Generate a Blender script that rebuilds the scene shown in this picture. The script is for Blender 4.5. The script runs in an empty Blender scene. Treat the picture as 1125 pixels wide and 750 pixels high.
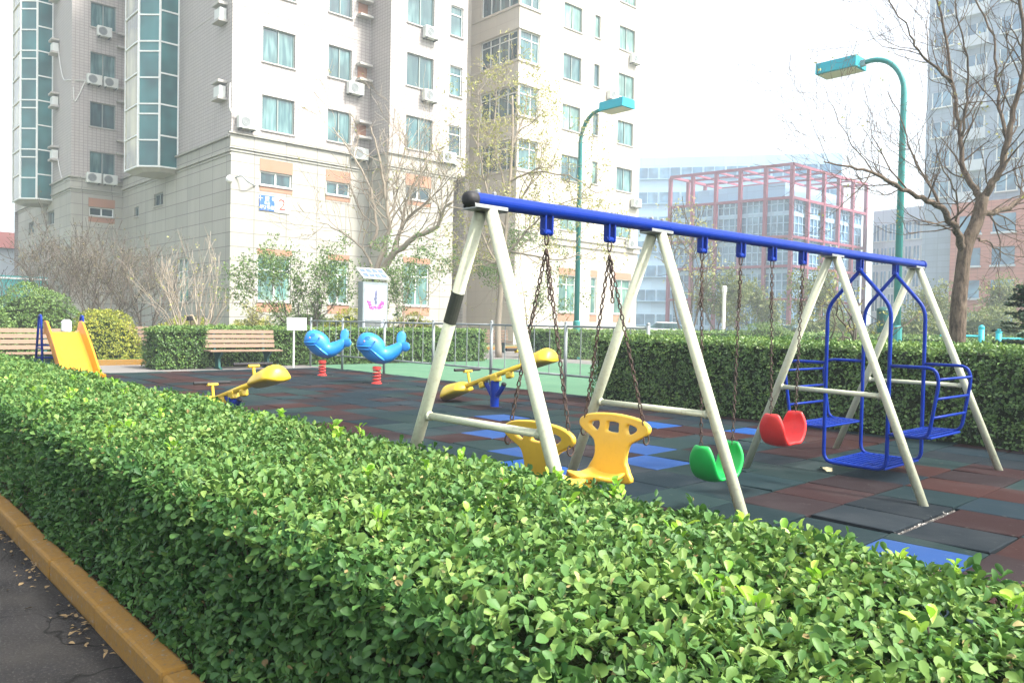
import bpy, bmesh, math, random
import numpy as np
from mathutils import Vector, Matrix, Quaternion
from math import pi, sin, cos, radians as R

S = bpy.context.scene
COL = S.collection
random.seed(7); rng = np.random.default_rng(7)

# ------------------------------------------------------------------ camera
EYE = Vector((0, 0, 1.2))
FPX, PIT, PSI, ROLL = 854.98, R(1.334), R(137.494), R(1.1276)
_F = Vector((cos(PSI), sin(PSI), 0)); _R = Vector((sin(PSI), -cos(PSI), 0)); _U = Vector((0, 0, 1))
_d = _F*cos(PIT) - _U*sin(PIT); _u = _F*sin(PIT) + _U*cos(PIT)
cam = bpy.data.objects.new('camera', bpy.data.cameras.new('camera')); COL.objects.link(cam)
rr = _R*cos(ROLL) + _u*sin(ROLL); uu = -_R*sin(ROLL) + _u*cos(ROLL)
M3 = Matrix((rr, uu, -_d)).transposed()
cam.matrix_world = Matrix.Translation(EYE) @ M3.to_4x4()
cam.data.sensor_width = 36; cam.data.lens = FPX/1125*36
cam.data.clip_start = 0.05; cam.data.clip_end = 3000
S.camera = cam

def ray(x, y):                       # direction through a photo pixel, 1 m of forward depth
    X, Y = x-562.5, y-375
    c, s = cos(ROLL), sin(ROLL)
    a = (c*X+s*Y)/FPX; b = -(-s*X+c*Y)/FPX
    return _d + a*_R + b*_u
def G(x, y, z=0): r = ray(x, y); return EYE + r*((z-EYE.z)/r.z)
def PX(x, y, X): r = ray(x, y); return EYE + r*(X/r.x)
def PY(x, y, Y): r = ray(x, y); return EYE + r*(Y/r.y)
def D(x, y, d): return EYE + ray(x, y)*d

# ------------------------------------------------------------------ light
SUN_EL, SUN_AZ = 50, 20               # azimuth counter-clockwise from +X
W = bpy.data.worlds.new('World'); S.world = W; W.use_nodes = True
nt = W.node_tree; bg = nt.nodes['Background']
sky = nt.nodes.new('ShaderNodeTexSky'); sky.sky_type = 'NISHITA'; sky.sun_disc = False
sky.sun_elevation = R(SUN_EL); sky.sun_rotation = R(90-SUN_AZ)
sky.air_density = 1.0; sky.dust_density = 6.0; sky.ozone_density = 1.0
hs = nt.nodes.new('ShaderNodeHueSaturation'); hs.inputs['Saturation'].default_value = .35   # hazy, milky sky
nt.links.new(sky.outputs[0], hs.inputs['Color']); nt.links.new(hs.outputs[0], bg.inputs[0]); bg.inputs[1].default_value = 0.132
sun = bpy.data.objects.new('sun', bpy.data.lights.new('sun', 'SUN')); COL.objects.link(sun)
sun.data.energy = 2.3; sun.data.angle = R(6); sun.data.color = (1, .955, .88)
sd = Vector((cos(R(SUN_EL))*cos(R(SUN_AZ)), cos(R(SUN_EL))*sin(R(SUN_AZ)), sin(R(SUN_EL))))
sun.rotation_euler = sd.to_track_quat('Z', 'Y').to_euler(); sun.location = (0, 0, 60)
vs = S.view_settings; vs.view_transform = 'Standard'; vs.look = 'None'; vs.exposure = 1.8; vs.gamma = 1; vs.use_curve_mapping = False
S.render.engine = 'CYCLES'
cy = S.cycles
cy.use_denoising = True
try: cy.denoiser = 'OPENIMAGEDENOISE'; cy.denoising_input_passes = 'RGB_ALBEDO_NORMAL'
except Exception: pass
cy.max_bounces = 8; cy.diffuse_bounces = 3; cy.glossy_bounces = 3; cy.transmission_bounces = 4; cy.transparent_max_bounces = 12
cy.volume_bounces = 1; cy.sample_clamp_indirect = 6; cy.volume_step_rate = 4; cy.caustics_reflective = False; cy.caustics_refractive = False

# ------------------------------------------------------------------ materials
MATS = {}
def node(nt, t, **k):
    n = nt.nodes.new(t)
    for a, v in k.items(): setattr(n, a, v)
    return n
def newmat(name):
    m = bpy.data.materials.new(name); m.use_nodes = True; MATS[name] = m
    return m, m.node_tree, m.node_tree.nodes['Principled BSDF']
def ramp(nt, fac, stops):
    r = node(nt, 'ShaderNodeValToRGB'); e = r.color_ramp.elements
    while len(e) < len(stops): e.new(0.5)
    for el, (p, c) in zip(e, stops): el.position = p; el.color = (*c, 1)
    nt.links.new(fac, r.inputs[0]); return r.outputs[0]
def mapped(nt, scale, kind='Object'):
    tc = node(nt, 'ShaderNodeTexCoord'); mp = node(nt, 'ShaderNodeMapping')
    mp.inputs['Scale'].default_value = scale if hasattr(scale, '__len__') else (scale,)*3
    nt.links.new(tc.outputs[kind], mp.inputs[0]); return mp.outputs[0]
def noise(nt, vec, scale, detail=4, rough=.6):
    n = node(nt, 'ShaderNodeTexNoise'); n.inputs['Scale'].default_value = scale
    n.inputs['Detail'].default_value = detail; n.inputs['Roughness'].default_value = rough
    nt.links.new(vec, n.inputs['Vector']); return n.outputs['Fac']
def mix(nt, a, b, fac, mode='MIX'):
    n = node(nt, 'ShaderNodeMix', data_type='RGBA', blend_type=mode)
    for s, v in ((n.inputs[0], fac), (n.inputs[6], a), (n.inputs[7], b)):
        if isinstance(v, bpy.types.NodeSocket): nt.links.new(v, s)
        elif hasattr(v, '__len__'): s.default_value = (*v, 1)
        else: s.default_value = v
    return n.outputs[2]
def bump(nt, h, strength, dist=.01):
    b = node(nt, 'ShaderNodeBump'); b.inputs['Strength'].default_value = strength; b.inputs['Distance'].default_value = dist
    nt.links.new(h, b.inputs['Height']); return b.outputs[0]
def mul(c, k): return tuple(min(1, v*k) for v in c)

def paint(name, col, rough=.4, dirt=.25, dirtcol=(.12, .10, .08), scale=6, metal=0, bmp=.1, coat=0, spec=.35):
    m, nt, b = newmat(name)
    v = mapped(nt, 1); f = noise(nt, v, scale, 6, .65); f2 = noise(nt, v, scale*9, 3)
    c1 = mix(nt, mul(col, .86), mul(col, 1.1), f)
    mk = ramp(nt, f2, [(.52, (0, 0, 0)), (.78, (dirt,)*3)])
    c = mix(nt, c1, dirtcol, mk)
    nt.links.new(c, b.inputs['Base Color'])
    rg = ramp(nt, f, [(.3, (rough*.8,)*3), (.7, (min(1, rough*1.35),)*3)]); nt.links.new(rg, b.inputs['Roughness'])
    b.inputs['Metallic'].default_value = metal; b.inputs['Specular IOR Level'].default_value = spec; b.inputs['Coat Weight'].default_value = coat
    nt.links.new(bump(nt, f2, bmp, .004), b.inputs['Normal'])
    return m
def leafmat(name, c0, c1, c2, rough=.38, trans=.3, spec=.5):
    m, nt, b = newmat(name)
    a = node(nt, 'ShaderNodeAttribute', attribute_name='tint')
    c = ramp(nt, a.outputs['Fac'], [(0, c0), (.55, c1), (1, c2)])
    v = mapped(nt, 1); f = noise(nt, v, 2.2, 3)
    c = mix(nt, c, mul(c1, .7), ramp(nt, f, [(.45, (0, 0, 0)), (.75, (.35,)*3)]))
    nt.links.new(c, b.inputs['Base Color']); b.inputs['Roughness'].default_value = rough
    b.inputs['Specular IOR Level'].default_value = spec
    tr = node(nt, 'ShaderNodeBsdfTranslucent'); nt.links.new(mix(nt, c, (.9, 1, .25), .25, 'MULTIPLY'), tr.inputs[0])
    ms = node(nt, 'ShaderNodeMixShader'); ms.inputs[0].default_value = trans
    nt.links.new(b.outputs[0], ms.inputs[1]); nt.links.new(tr.outputs[0], ms.inputs[2])
    nt.links.new(ms.outputs[0], nt.nodes['Material Output'].inputs[0])
    return m
def ground(name, a, b_, scale, rough=.9, bmp=.5, fine=80, dist=.01, third=None):
    m, nt, b = newmat(name); v = mapped(nt, 1)
    f = noise(nt, v, scale, 5); g = noise(nt, v, fine, 3, .7)
    c = mix(nt, a, b_, ramp(nt, f, [(.35, (0,)*3), (.65, (1,)*3)]))
    c = mix(nt, c, third or mul(b_, 1.7), ramp(nt, g, [(.55, (0,)*3), (.75, (.6,)*3)]))
    nt.links.new(c, b.inputs['Base Color']); b.inputs['Roughness'].default_value = rough; b.inputs['Specular IOR Level'].default_value = .08
    nt.links.new(bump(nt, g, bmp, dist), b.inputs['Normal']); return m
def wallmat(name, col, mortar, w, h, msize, rough=.7, stain=.25, offset=0.0, var=.08, bmp=.3):
    m, nt, b = newmat(name)
    tc = node(nt, 'ShaderNodeTexCoord'); sp = node(nt, 'ShaderNodeSeparateXYZ'); nt.links.new(tc.outputs['Object'], sp.inputs[0])
    ad = node(nt, 'ShaderNodeMath', operation='ADD'); nt.links.new(sp.outputs[0], ad.inputs[0]); nt.links.new(sp.outputs[1], ad.inputs[1])
    cb = node(nt, 'ShaderNodeCombineXYZ'); nt.links.new(ad.outputs[0], cb.inputs[0]); nt.links.new(sp.outputs[2], cb.inputs[1])
    br = node(nt, 'ShaderNodeTexBrick'); br.offset = offset; br.squash = 1
    br.inputs['Color1'].default_value = (*mul(col, 1-var), 1); br.inputs['Color2'].default_value = (*mul(col, 1+var), 1)
    br.inputs['Mortar'].default_value = (*mortar, 1); br.inputs['Scale'].default_value = 1
    br.inputs['Mortar Size'].default_value = msize; br.inputs['Mortar Smooth'].default_value = .2
    br.inputs['Brick Width'].default_value = w; br.inputs['Row Height'].default_value = h; br.inputs['Bias'].default_value = 0
    nt.links.new(cb.outputs[0], br.inputs['Vector'])
    st = node(nt, 'ShaderNodeMapping'); st.inputs['Scale'].default_value = (1.2, .12, 1); nt.links.new(cb.outputs[0], st.inputs[0])
    f = noise(nt, st.outputs[0], 1.5, 6, .7)
    c = mix(nt, br.outputs['Color'], mul(col, .55), ramp(nt, f, [(.45, (0,)*3), (.8, (stain,)*3)]))
    nt.links.new(c, b.inputs['Base Color']); b.inputs['Roughness'].default_value = rough
    inv = node(nt, 'ShaderNodeMath', operation='SUBTRACT'); inv.inputs[0].default_value = 1; nt.links.new(br.outputs['Fac'], inv.inputs[1])
    nt.links.new(bump(nt, inv.outputs[0], bmp, .01), b.inputs['Normal'])
    return m
def glassmat(name, col, curtain, rough=.08, sc=5, spec=.8):
    m, nt, b = newmat(name)
    v = mapped(nt, (1, 1, .15)); f = noise(nt, v, sc, 2); f2 = noise(nt, mapped(nt, .35), 1.3, 2)
    c = mix(nt, col, curtain, ramp(nt, f, [(.4, (0,)*3), (.62, (1,)*3)]))
    c = mix(nt, c, mul(col, .5), ramp(nt, f2, [(.4, (0,)*3), (.6, (.8,)*3)]))
    nt.links.new(c, b.inputs['Base Color']); b.inputs['Roughness'].default_value = rough
    b.inputs['Specular IOR Level'].default_value = spec
    nt.links.new(bump(nt, noise(nt, mapped(nt, 1), .8, 1), .06, .05), b.inputs['Normal'])
    return m

paint('cream_paint', (.50, .52, .385), .42, .42, (.24, .17, .09), 6, bmp=.25)
paint('blue_paint', (.003, .026, .24), .32, .15, (.01, .012, .05), 8, spec=.14)
paint('black_rubber', (.02, .02, .022), .6)
paint('tape', (.04, .045, .035), .7)
paint('steel', (.32, .33, .32), .35, .3, metal=.7, bmp=.1)
paint('chain_metal', (.07, .05, .042), .6, .6, (.17, .07, .03), 25, metal=.35)
paint('yellow_plastic', (.68, .43, .045), .35, .2, (.45, .25, .05), 7, coat=.2)
paint('lemon_plastic', (.68, .47, .025), .35, .25, (.3, .22, .05), 7, coat=.2)
paint('slide_plastic', (.70, .26, .008), .38, .15, (.5, .25, .03), 5, coat=.2)
paint('green_plastic', (.01, .40, .07), .4, .3, (.01, .2, .04), 7, coat=.3)
paint('red_plastic', (.60, .028, .026), .45, .3, (.3, .02, .02), 7, coat=.2)
paint('whale_blue', (.01, .20, .55), .42, .3, (.01, .09, .3), 6, coat=.3)
paint('eye_paint', (.45, .25, .22), .5)
paint('whale_dark', (.02, .09, .30), .5)
paint('spring_red', (.62, .05, .04), .45, .2)
paint('bench_green', (.015, .085, .075), .5, .3)
paint('bench_wood', (.23, .155, .105), .6, .35, (.22, .15, .1), 12)
paint('teal_paint', (.03, .22, .21), .45, .25, (.05, .1, .1), 6)
paint('lamp_cyan', (.02, .36, .46), .5, .15, (.05, .2, .25), 6)
paint('lamp_lens', (.5, .5, .42), .35, .2)
paint('rail_grey', (.25, .28, .28), .45, .3, metal=.3)
paint('white_paint', (.72, .73, .72), .5, .2, (.4, .4, .38), 5)
paint('grey_paint', (.22, .25, .26), .5, .2)
paint('frame_white', (.70, .72, .70), .45, .2)
paint('frame_dark', (.22, .26, .24), .5)
paint('ac_white', (.62, .64, .61), .5, .3, (.3, .28, .24), 4)
paint('ac_dark', (.12, .13, .13), .6)
paint('fan_grey', (.22, .24, .24), .6)
paint('concrete', (.42, .40, .37), .85, .3, (.2, .18, .15), 3)
paint('spandrel', (.36, .19, .125), .75, .3, (.3, .14, .08), 3)
m = paint('kerb_paint', (.25, .135, .025), .75, .85, (.13, .10, .07), 7, bmp=.7)
nt = m.node_tree; b = nt.nodes['Principled BSDF']; old = b.inputs['Base Color'].links[0].from_socket
chip = ramp(nt, noise(nt, mapped(nt, 1), 26, 8, .75), [(.60, (0,)*3), (.63, (.85,)*3)])
nt.links.new(mix(nt, old, (.21, .19, .165), chip), b.inputs['Base Color'])
paint('bark_grey', (.17, .125, .085), .9, .6, (.05, .038, .028), 18, bmp=1)
paint('bark_pale', (.31, .26, .20), .9, .4, (.12, .1, .08), 14, bmp=.7)
paint('twig_brown', (.105, .088, .068), .9, .4, (.05, .035, .03), 14)
paint('roof_red', (.45, .16, .13), .8)
paint('hoarding_teal', (.05, .33, .33), .7)
paint('stake', (.33, .27, .18), .85)
paint('frame_red', (.26, .06, .09), .6, .2)
paint('dead_leaf', (.17, .12, .06), .8, .6, (.12, .07, .03), 20)
paint('pale_leaf', (.62, .55, .33), .7)
paint('car_white', (.7, .72, .74), .25, .05, coat=.6)
paint('car_silver', (.35, .38, .42), .3, .05, coat=.6, metal=.3)
paint('tyre', (.02, .02, .02), .8)
paint('sign_blue', (.03, .12, .42), .5, .05)
paint('sign_red', (.62, .05, .03), .5, .05)
paint('cable_white', (.6, .6, .57), .6)
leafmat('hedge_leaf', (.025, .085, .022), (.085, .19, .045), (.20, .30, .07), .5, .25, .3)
leafmat('clipped_leaf', (.16, .11, .05), (.30, .24, .10), (.42, .38, .18), .7, .15, .2)
leafmat('shoot_leaf', (.19, .40, .04), (.27, .50, .05), (.42, .58, .08), .4, .35)
leafmat('far_hedge_leaf', (.05, .115, .03), (.12, .225, .05), (.26, .36, .08), .42, .22)
leafmat('dome_leaf', (.06, .13, .03), (.14, .24, .055), (.25, .35, .09), .5, .22)
leafmat('gold_leaf', (.14, .20, .03), (.36, .38, .045), (.60, .54, .08), .5, .3)
leafmat('tree_leaf', (.06, .13, .035), (.13, .22, .06), (.26, .34, .10), .5, .35)
leafmat('pale_tree_leaf', (.22, .24, .07), (.38, .38, .12), (.52, .46, .18), .55, .35)
leafmat('brown_leaf', (.075, .07, .04), (.13, .12, .065), (.22, .17, .09), .8, .2)
leafmat('conifer_leaf', (.02, .05, .03), (.045, .10, .05), (.09, .16, .07), .6, .1)
leafmat('far_leaf', (.09, .13, .04), (.17, .21, .07), (.30, .30, .11), .6, .3)
leafmat('grass_leaf', (.05, .12, .02), (.10, .21, .03), (.2, .3, .06), .6, .3)
def barkmat(name, c0, c1, sc):
    m, nt, b = newmat(name); v = mapped(nt, (1, 1, .22)); f = noise(nt, v, sc, 6, .7); g = noise(nt, mapped(nt, 1), 4, 4)
    c = ramp(nt, f, [(.38, mul(c0, .45)), (.5, c0), (.68, c1)]); c = mix(nt, c, mul(c1, 1.35), ramp(nt, g, [(.5, (0,)*3), (.75, (.5,)*3)]))
    nt.links.new(c, b.inputs['Base Color']); b.inputs['Roughness'].default_value = .95; b.inputs['Specular IOR Level'].default_value = .2
    nt.links.new(bump(nt, f, 1, .03), b.inputs['Normal'])
barkmat('bark_grey', (.115, .085, .062), (.20, .155, .115), 26)
ground('asphalt', (.015, .015, .016), (.026, .0255, .027), 2, .95, 1, 90, .012, (.15, .145, .14))
nt = MATS['asphalt'].node_tree; b = nt.nodes['Principled BSDF']; old = b.inputs['Base Color'].links[0].from_socket
vo = node(nt, 'ShaderNodeTexVoronoi', feature='DISTANCE_TO_EDGE'); vo.inputs['Scale'].default_value = .9
wv = node(nt, 'ShaderNodeVectorMath', operation='ADD'); sc_ = node(nt, 'ShaderNodeTexNoise'); sc_.inputs['Scale'].default_value = 3
mp_ = mapped(nt, 1); nt.links.new(mp_, sc_.inputs['Vector']); nt.links.new(mp_, wv.inputs[0]); nt.links.new(sc_.outputs['Color'], wv.inputs[1]); nt.links.new(wv.outputs[0], vo.inputs['Vector'])
ck = ramp(nt, vo.outputs['Distance'], [(.0, (.8,)*3), (.012, (0,)*3)])
pt = ramp(nt, noise(nt, mp_, 1.1, 5, .7), [(.42, (0,)*3), (.62, (.55,)*3)])
nt.links.new(mix(nt, mix(nt, old, (.045, .042, .038), pt), (.004, .004, .004), ck), b.inputs['Base Color'])
ground('soil', (.05, .038, .026), (.09, .07, .045), 4, 1, 1, 50, .02)
ground('field', (.10, .13, .05), (.17, .16, .10), .12, 1, .4, 6, .02)
ground('court_green', (.07, .155, .095), (.09, .18, .11), 1.2, .8, .2, 120, .003)
ground('tile_under', (.05, .05, .05), (.10, .09, .08), 6, 1, .6, 60)
wallmat('paving', (.42, .40, .37), (.16, .15, .14), .5, .5, .012, .85, .4, 0, .12)
wallmat('wall_tile', (.40, .365, .345), (.27, .24, .225), .22, .16, .018, .6, .25, 0, .04)
wallmat('wall_stone', (.345, .335, .29), (.15, .14, .125), 1.55, .62, .018, .7, .4, 0, .09)
wallmat('wall_cream', (.47, .43, .37), (.38, .34, .30), 1.5, .76, .012, .6, .2, 0, .03)
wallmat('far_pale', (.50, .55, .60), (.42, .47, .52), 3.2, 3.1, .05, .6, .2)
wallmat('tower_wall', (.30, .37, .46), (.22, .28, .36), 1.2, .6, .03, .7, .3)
wallmat('terracotta', (.42, .17, .12), (.30, .12, .09), 1.0, .35, .03, .75, .2)
glassmat('oriel_glass', (.025, .12, .125), (.045, .19, .19), .06, .8)
glassmat('window_glass', (.03, .10, .11), (.13, .25, .24), .08, 4)
glassmat('green_curtain', (.08, .20, .18), (.26, .38, .30), .15, 6)
glassmat('dark_glass', (.02, .05, .06), (.05, .13, .14), .06, 3)
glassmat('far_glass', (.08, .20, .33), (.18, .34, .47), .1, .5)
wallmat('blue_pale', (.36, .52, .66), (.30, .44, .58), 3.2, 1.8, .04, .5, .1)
glassmat('yellow_reflect', (.22, .20, .10), (.42, .38, .2), .12, 1.2)  # yellowish reflection put into the pane colour

# rubber tiles: colour per tile from an attribute
m, nt, b = newmat('rubber_tile')
a = node(nt, 'ShaderNodeAttribute', attribute_name='tilecol'); v = mapped(nt, 1)
f = noise(nt, v, 1.3, 5); g = noise(nt, v, 220, 2, .8); h = noise(nt, v, 14, 5, .75)
c = mix(nt, a.outputs['Color'], (.16, .16, .16), ramp(nt, f, [(.5, (0,)*3), (.85, (.16,)*3)]))
c = mix(nt, c, (.22, .21, .19), ramp(nt, h, [(.62, (0,)*3), (.76, (.25,)*3)]))
nt.links.new(c, b.inputs['Base Color']); b.inputs['Roughness'].default_value = .85; b.inputs['Specular IOR Level'].default_value = .08
nt.links.new(bump(nt, g, .35, .003), b.inputs['Normal'])

# ------------------------------------------------------------------ object helpers
def tag(o, label=None, cat=None, group=None, kind=None):
    if label: o['label'] = label
    if cat: o['category'] = cat
    if group: o['group'] = group
    if kind: o['kind'] = kind
    return o
WM = {}
def thing(name, label, cat, loc=(0, 0, 0), rz=0, group=None):
    o = bpy.data.objects.new(name, None); COL.objects.link(o)
    o.location = loc; o.rotation_euler = (0, 0, rz); o.empty_display_size = .1
    WM[o.name] = Matrix.Translation(Vector(loc)) @ Matrix.Rotation(rz, 4, 'Z')
    return tag(o, label, cat, group)
def copy_tree(o, parent=None):
    c = o.copy(); COL.objects.link(c)
    if parent: c.parent = parent
    for ch in list(o.children): copy_tree(ch, c)
    return c

class MB:
    """collects shapes; build() links them as one mesh object"""
    def __init__(s): s.v = []; s.f = []
    def add(s, vs_, fs):
        n = len(s.v); s.v += [tuple(p) for p in vs_]; s.f += [tuple(i+n for i in f) for f in fs]; return s
    def box(s, a, b):
        x0, y0, z0 = a; x1, y1, z1 = b
        return s.add([(x0,y0,z0),(x1,y0,z0),(x1,y1,z0),(x0,y1,z0),(x0,y0,z1),(x1,y0,z1),(x1,y1,z1),(x0,y1,z1)],
                     [(0,3,2,1),(4,5,6,7),(0,1,5,4),(1,2,6,5),(2,3,7,6),(3,0,4,7)])
    def obox(s, c, ax, ay, az):      # centre and three half-axis vectors
        c, ax, ay, az = map(Vector, (c, ax, ay, az))
        return s.add([c+i*ax+j*ay+k*az for k in (-1,1) for i, j in ((-1,-1),(1,-1),(1,1),(-1,1))],
                     [(0,3,2,1),(4,5,6,7),(0,1,5,4),(1,2,6,5),(2,3,7,6),(3,0,4,7)])
    def loft(s, rings, cap=True, closed=False):
        n = len(rings[0]); base = len(s.v); vs_ = [p for r in rings for p in r]; fs = []
        m = len(rings)
        for i in range(m if closed else m-1):
            for j in range(n):
                fs.append((i*n+j, i*n+(j+1) % n, ((i+1) % m)*n+(j+1) % n, ((i+1) % m)*n+j))
        if cap and not closed: fs += [tuple(range(n-1, -1, -1)), tuple((m-1)*n+j for j in range(n))]
        return s.add(vs_, fs)
    def tube(s, pts, r, n=10, cap=True, closed=False):
        pts = [Vector(p) for p in pts]; m = len(pts)
        rs = r if hasattr(r, '__len__') else [r]*m
        rings = []; prev = None
        for i, p in enumerate(pts):
            if closed: t = pts[(i+1) % m]-pts[i-1]
            else: t = pts[min(i+1, m-1)]-pts[max(i-1, 0)]
            if t.length < 1e-9: t = Vector((0, 0, 1))
            t.normalize()
            if prev is None:
                a = t.orthogonal().normalized()
            else:
                a = prev - t*prev.dot(t)
                a = a.normalized() if a.length > 1e-6 else t.orthogonal().normalized()
            prev = a; b_ = t.cross(a)
            rings.append([p + rs[i]*(cos(2*pi*j/n)*a + sin(2*pi*j/n)*b_) for j in range(n)])
        return s.loft(rings, cap, closed)
    def lathe(s, c, prof, n=16):
        c = Vector(c)
        return s.loft([[c+Vector((r*cos(2*pi*j/n), r*sin(2*pi*j/n), z)) for j in range(n)] for r, z in prof])
    def ball(s, c, r, n=12, m=8):
        rx, ry, rz = r if hasattr(r, '__len__') else (r,)*3
        c = Vector(c)
        return s.loft([[c+Vector((rx*sin(pi*k/m)*cos(2*pi*j/n), ry*sin(pi*k/m)*sin(2*pi*j/n), -rz*cos(pi*k/m))) for j in range(n)]
                       for k in [.15]+list(range(1, m))+[m-.15]])
    def build(s, name, mat, parent=None, world=False, smooth=False, bevel=0, sub=0, solid=0):
        me = bpy.data.meshes.new(name); me.from_pydata(s.v, [], s.f); me.update()
        me.materials.append(MATS[mat] if isinstance(mat, str) else mat)
        if smooth: me.shade_smooth() if hasattr(me, 'shade_smooth') else None
        o = bpy.data.objects.new(name, me); COL.objects.link(o)
        if solid:
            md = o.modifiers.new('solid', 'SOLIDIFY'); md.thickness = solid; md.offset = 0
        if bevel:
            md = o.modifiers.new('bevel', 'BEVEL'); md.width = bevel; md.segments = 2; md.limit_method = 'ANGLE'; md.harden_normals = False
        if sub:
            md = o.modifiers.new('sub', 'SUBSURF'); md.levels = sub; md.render_levels = sub
        if parent:
            o.parent = parent
            if world: o.matrix_parent_inverse = WM[parent.name].inverted()
            WM[o.name] = Matrix.Identity(4) if world else WM[parent.name]
        return o
def structure(name, mb, mat, **k):
    o = mb.build(name, mat, **k); o['kind'] = 'structure'; return o
def smooth_path(pts, n=6):
    pts = [Vector(p) for p in pts]; out = []
    for i in range(len(pts)-1):
        p0 = pts[max(i-1, 0)]; p1 = pts[i]; p2 = pts[i+1]; p3 = pts[min(i+2, len(pts)-1)]
        for k in range(n):
            t = k/n
            out.append(.5*((2*p1)+(-p0+p2)*t+(2*p0-5*p1+4*p2-p3)*t*t+(-p0+3*p1-3*p2+p3)*t**3))
    out.append(pts[-1]); return out
def lerp(a, b_, t): return a+(b_-a)*t
def fillet(pts, r, n=5):             # rounds the corners of a tube path
    pts = [Vector(p) for p in pts]; out = [pts[0]]
    for i in range(1, len(pts)-1):
        a, b_, c = pts[i-1], pts[i], pts[i+1]
        ra = min(r, (a-b_).length*.45); rc = min(r, (c-b_).length*.45)
        p = b_+(a-b_).normalized()*ra; q = b_+(c-b_).normalized()*rc
        for k in range(n+1):
            t = k/n; out.append((1-t)**2*p+2*t*(1-t)*b_+t*t*q)
    out.append(pts[-1]); return out
def plate(outlines, depth, bev=.004):     # 2-D outlines (holes allowed) extruded; returns vertices and faces in (x, y, z=depth)
    cu = bpy.data.curves.new('outline', 'CURVE'); cu.dimensions = '2D'; cu.fill_mode = 'BOTH'
    cu.extrude = depth/2; cu.bevel_depth = bev; cu.bevel_resolution = 2
    for pts in outlines:
        sp = cu.splines.new('POLY'); sp.points.add(len(pts)-1)
        for p, q in zip(sp.points, pts): p.co = (q[0], q[1], 0, 1)
        sp.use_cyclic_u = True
    return curve_data(cu)
def curve_data(cu):
    o = bpy.data.objects.new('tmp', cu); COL.objects.link(o)
    me = bpy.data.meshes.new_from_object(o.evaluated_get(bpy.context.evaluated_depsgraph_get()))
    v = [tuple(p.co) for p in me.vertices]; f = [tuple(p.vertices) for p in me.polygons]
    bpy.data.objects.remove(o); bpy.data.meshes.remove(me); bpy.data.curves.remove(cu)
    return v, f
def text_data(body, size, depth=.004):
    cu = bpy.data.curves.new('letters', 'FONT'); cu.body = body; cu.size = size; cu.extrude = depth
    cu.align_x = 'CENTER'; cu.align_y = 'CENTER'
    return curve_data(cu)
def round2d(pts, n=6):
    out = []
    k = len(pts)
    P = [Vector((*p, 0)) for p in pts]
    for i in range(k):
        p0, p1, p2, p3 = P[i-1], P[i], P[(i+1) % k], P[(i+2) % k]
        for j in range(n):
            t = j/n; q = .5*((2*p1)+(-p0+p2)*t+(2*p0-5*p1+4*p2-p3)*t*t+(-p0+3*p1-3*p2+p3)*t**3)
            out.append((q.x, q.y))
    return out

# ------------------------------------------------------------------ foliage
def norm(a): return a/np.maximum(np.linalg.norm(a, axis=1, keepdims=True), 1e-9)
T_NEAR = (np.array([[0,0,0],[.36,0,-.02],[.72,0,-.03],[1,0,-.10],[.36,.20,.05],[.70,.31,.05],[.93,.19,-.03],[.36,-.20,.05],[.70,-.31,.05],[.93,-.19,-.03]]),
          np.array([[0,1,4],[1,2,5],[1,5,4],[2,6,5],[2,3,6],[0,7,1],[1,7,8],[1,8,2],[2,8,9],[2,9,3]]))
T_FAR = (np.array([[0,0,0],[.62,.33,.06],[1,0,-.05],[.62,-.33,.06]]), np.array([[0,2,1],[0,3,2]]))
def leaves(name, pos, ax, nrm, size, tint, mat, tpl=T_FAR, parent=None):
    wd = rng.uniform(.68, 1.12, len(pos))[:, None, None]; cu_ = rng.uniform(.3, 2.4, len(pos))[:, None, None]
    ax = norm(ax); nrm = norm(nrm - ax*np.sum(ax*nrm, axis=1, keepdims=True)); sd_ = np.cross(nrm, ax)
    tv, tf = tpl; N = len(pos); k = len(tv)
    V = (pos[:, None, :] + size[:, None, None]*(tv[None, :, 0:1]*ax[:, None, :] + wd*tv[None, :, 1:2]*sd_[:, None, :] + cu_*tv[None, :, 2:3]*nrm[:, None, :])).reshape(-1, 3)
    Fc = (tf[None] + (np.arange(N)*k)[:, None, None]).reshape(-1)
    me = bpy.data.meshes.new(name)
    me.vertices.add(len(V)); me.vertices.foreach_set('co', V.astype(np.float32).ravel())
    me.loops.add(len(Fc)); me.loops.foreach_set('vertex_index', Fc.astype(np.int32))
    nf = len(Fc)//3; me.polygons.add(nf); me.polygons.foreach_set('loop_start', np.arange(0, nf*3, 3, dtype=np.int32))
    me.polygons.foreach_set('loop_total', np.full(nf, 3, dtype=np.int32))
    if k > 4: me.polygons.foreach_set('use_smooth', np.ones(nf, dtype=bool))
    me.update(calc_edges=True)
    at = me.attributes.new('tint', 'FLOAT', 'POINT'); at.data.foreach_set('value', np.repeat(tint, k).astype(np.float32))
    me.materials.append(MATS[mat])
    o = bpy.data.objects.new(name, me); COL.objects.link(o)
    if parent:
        o.parent = parent; o.matrix_parent_inverse = WM[parent.name].inverted()
    return o
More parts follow.
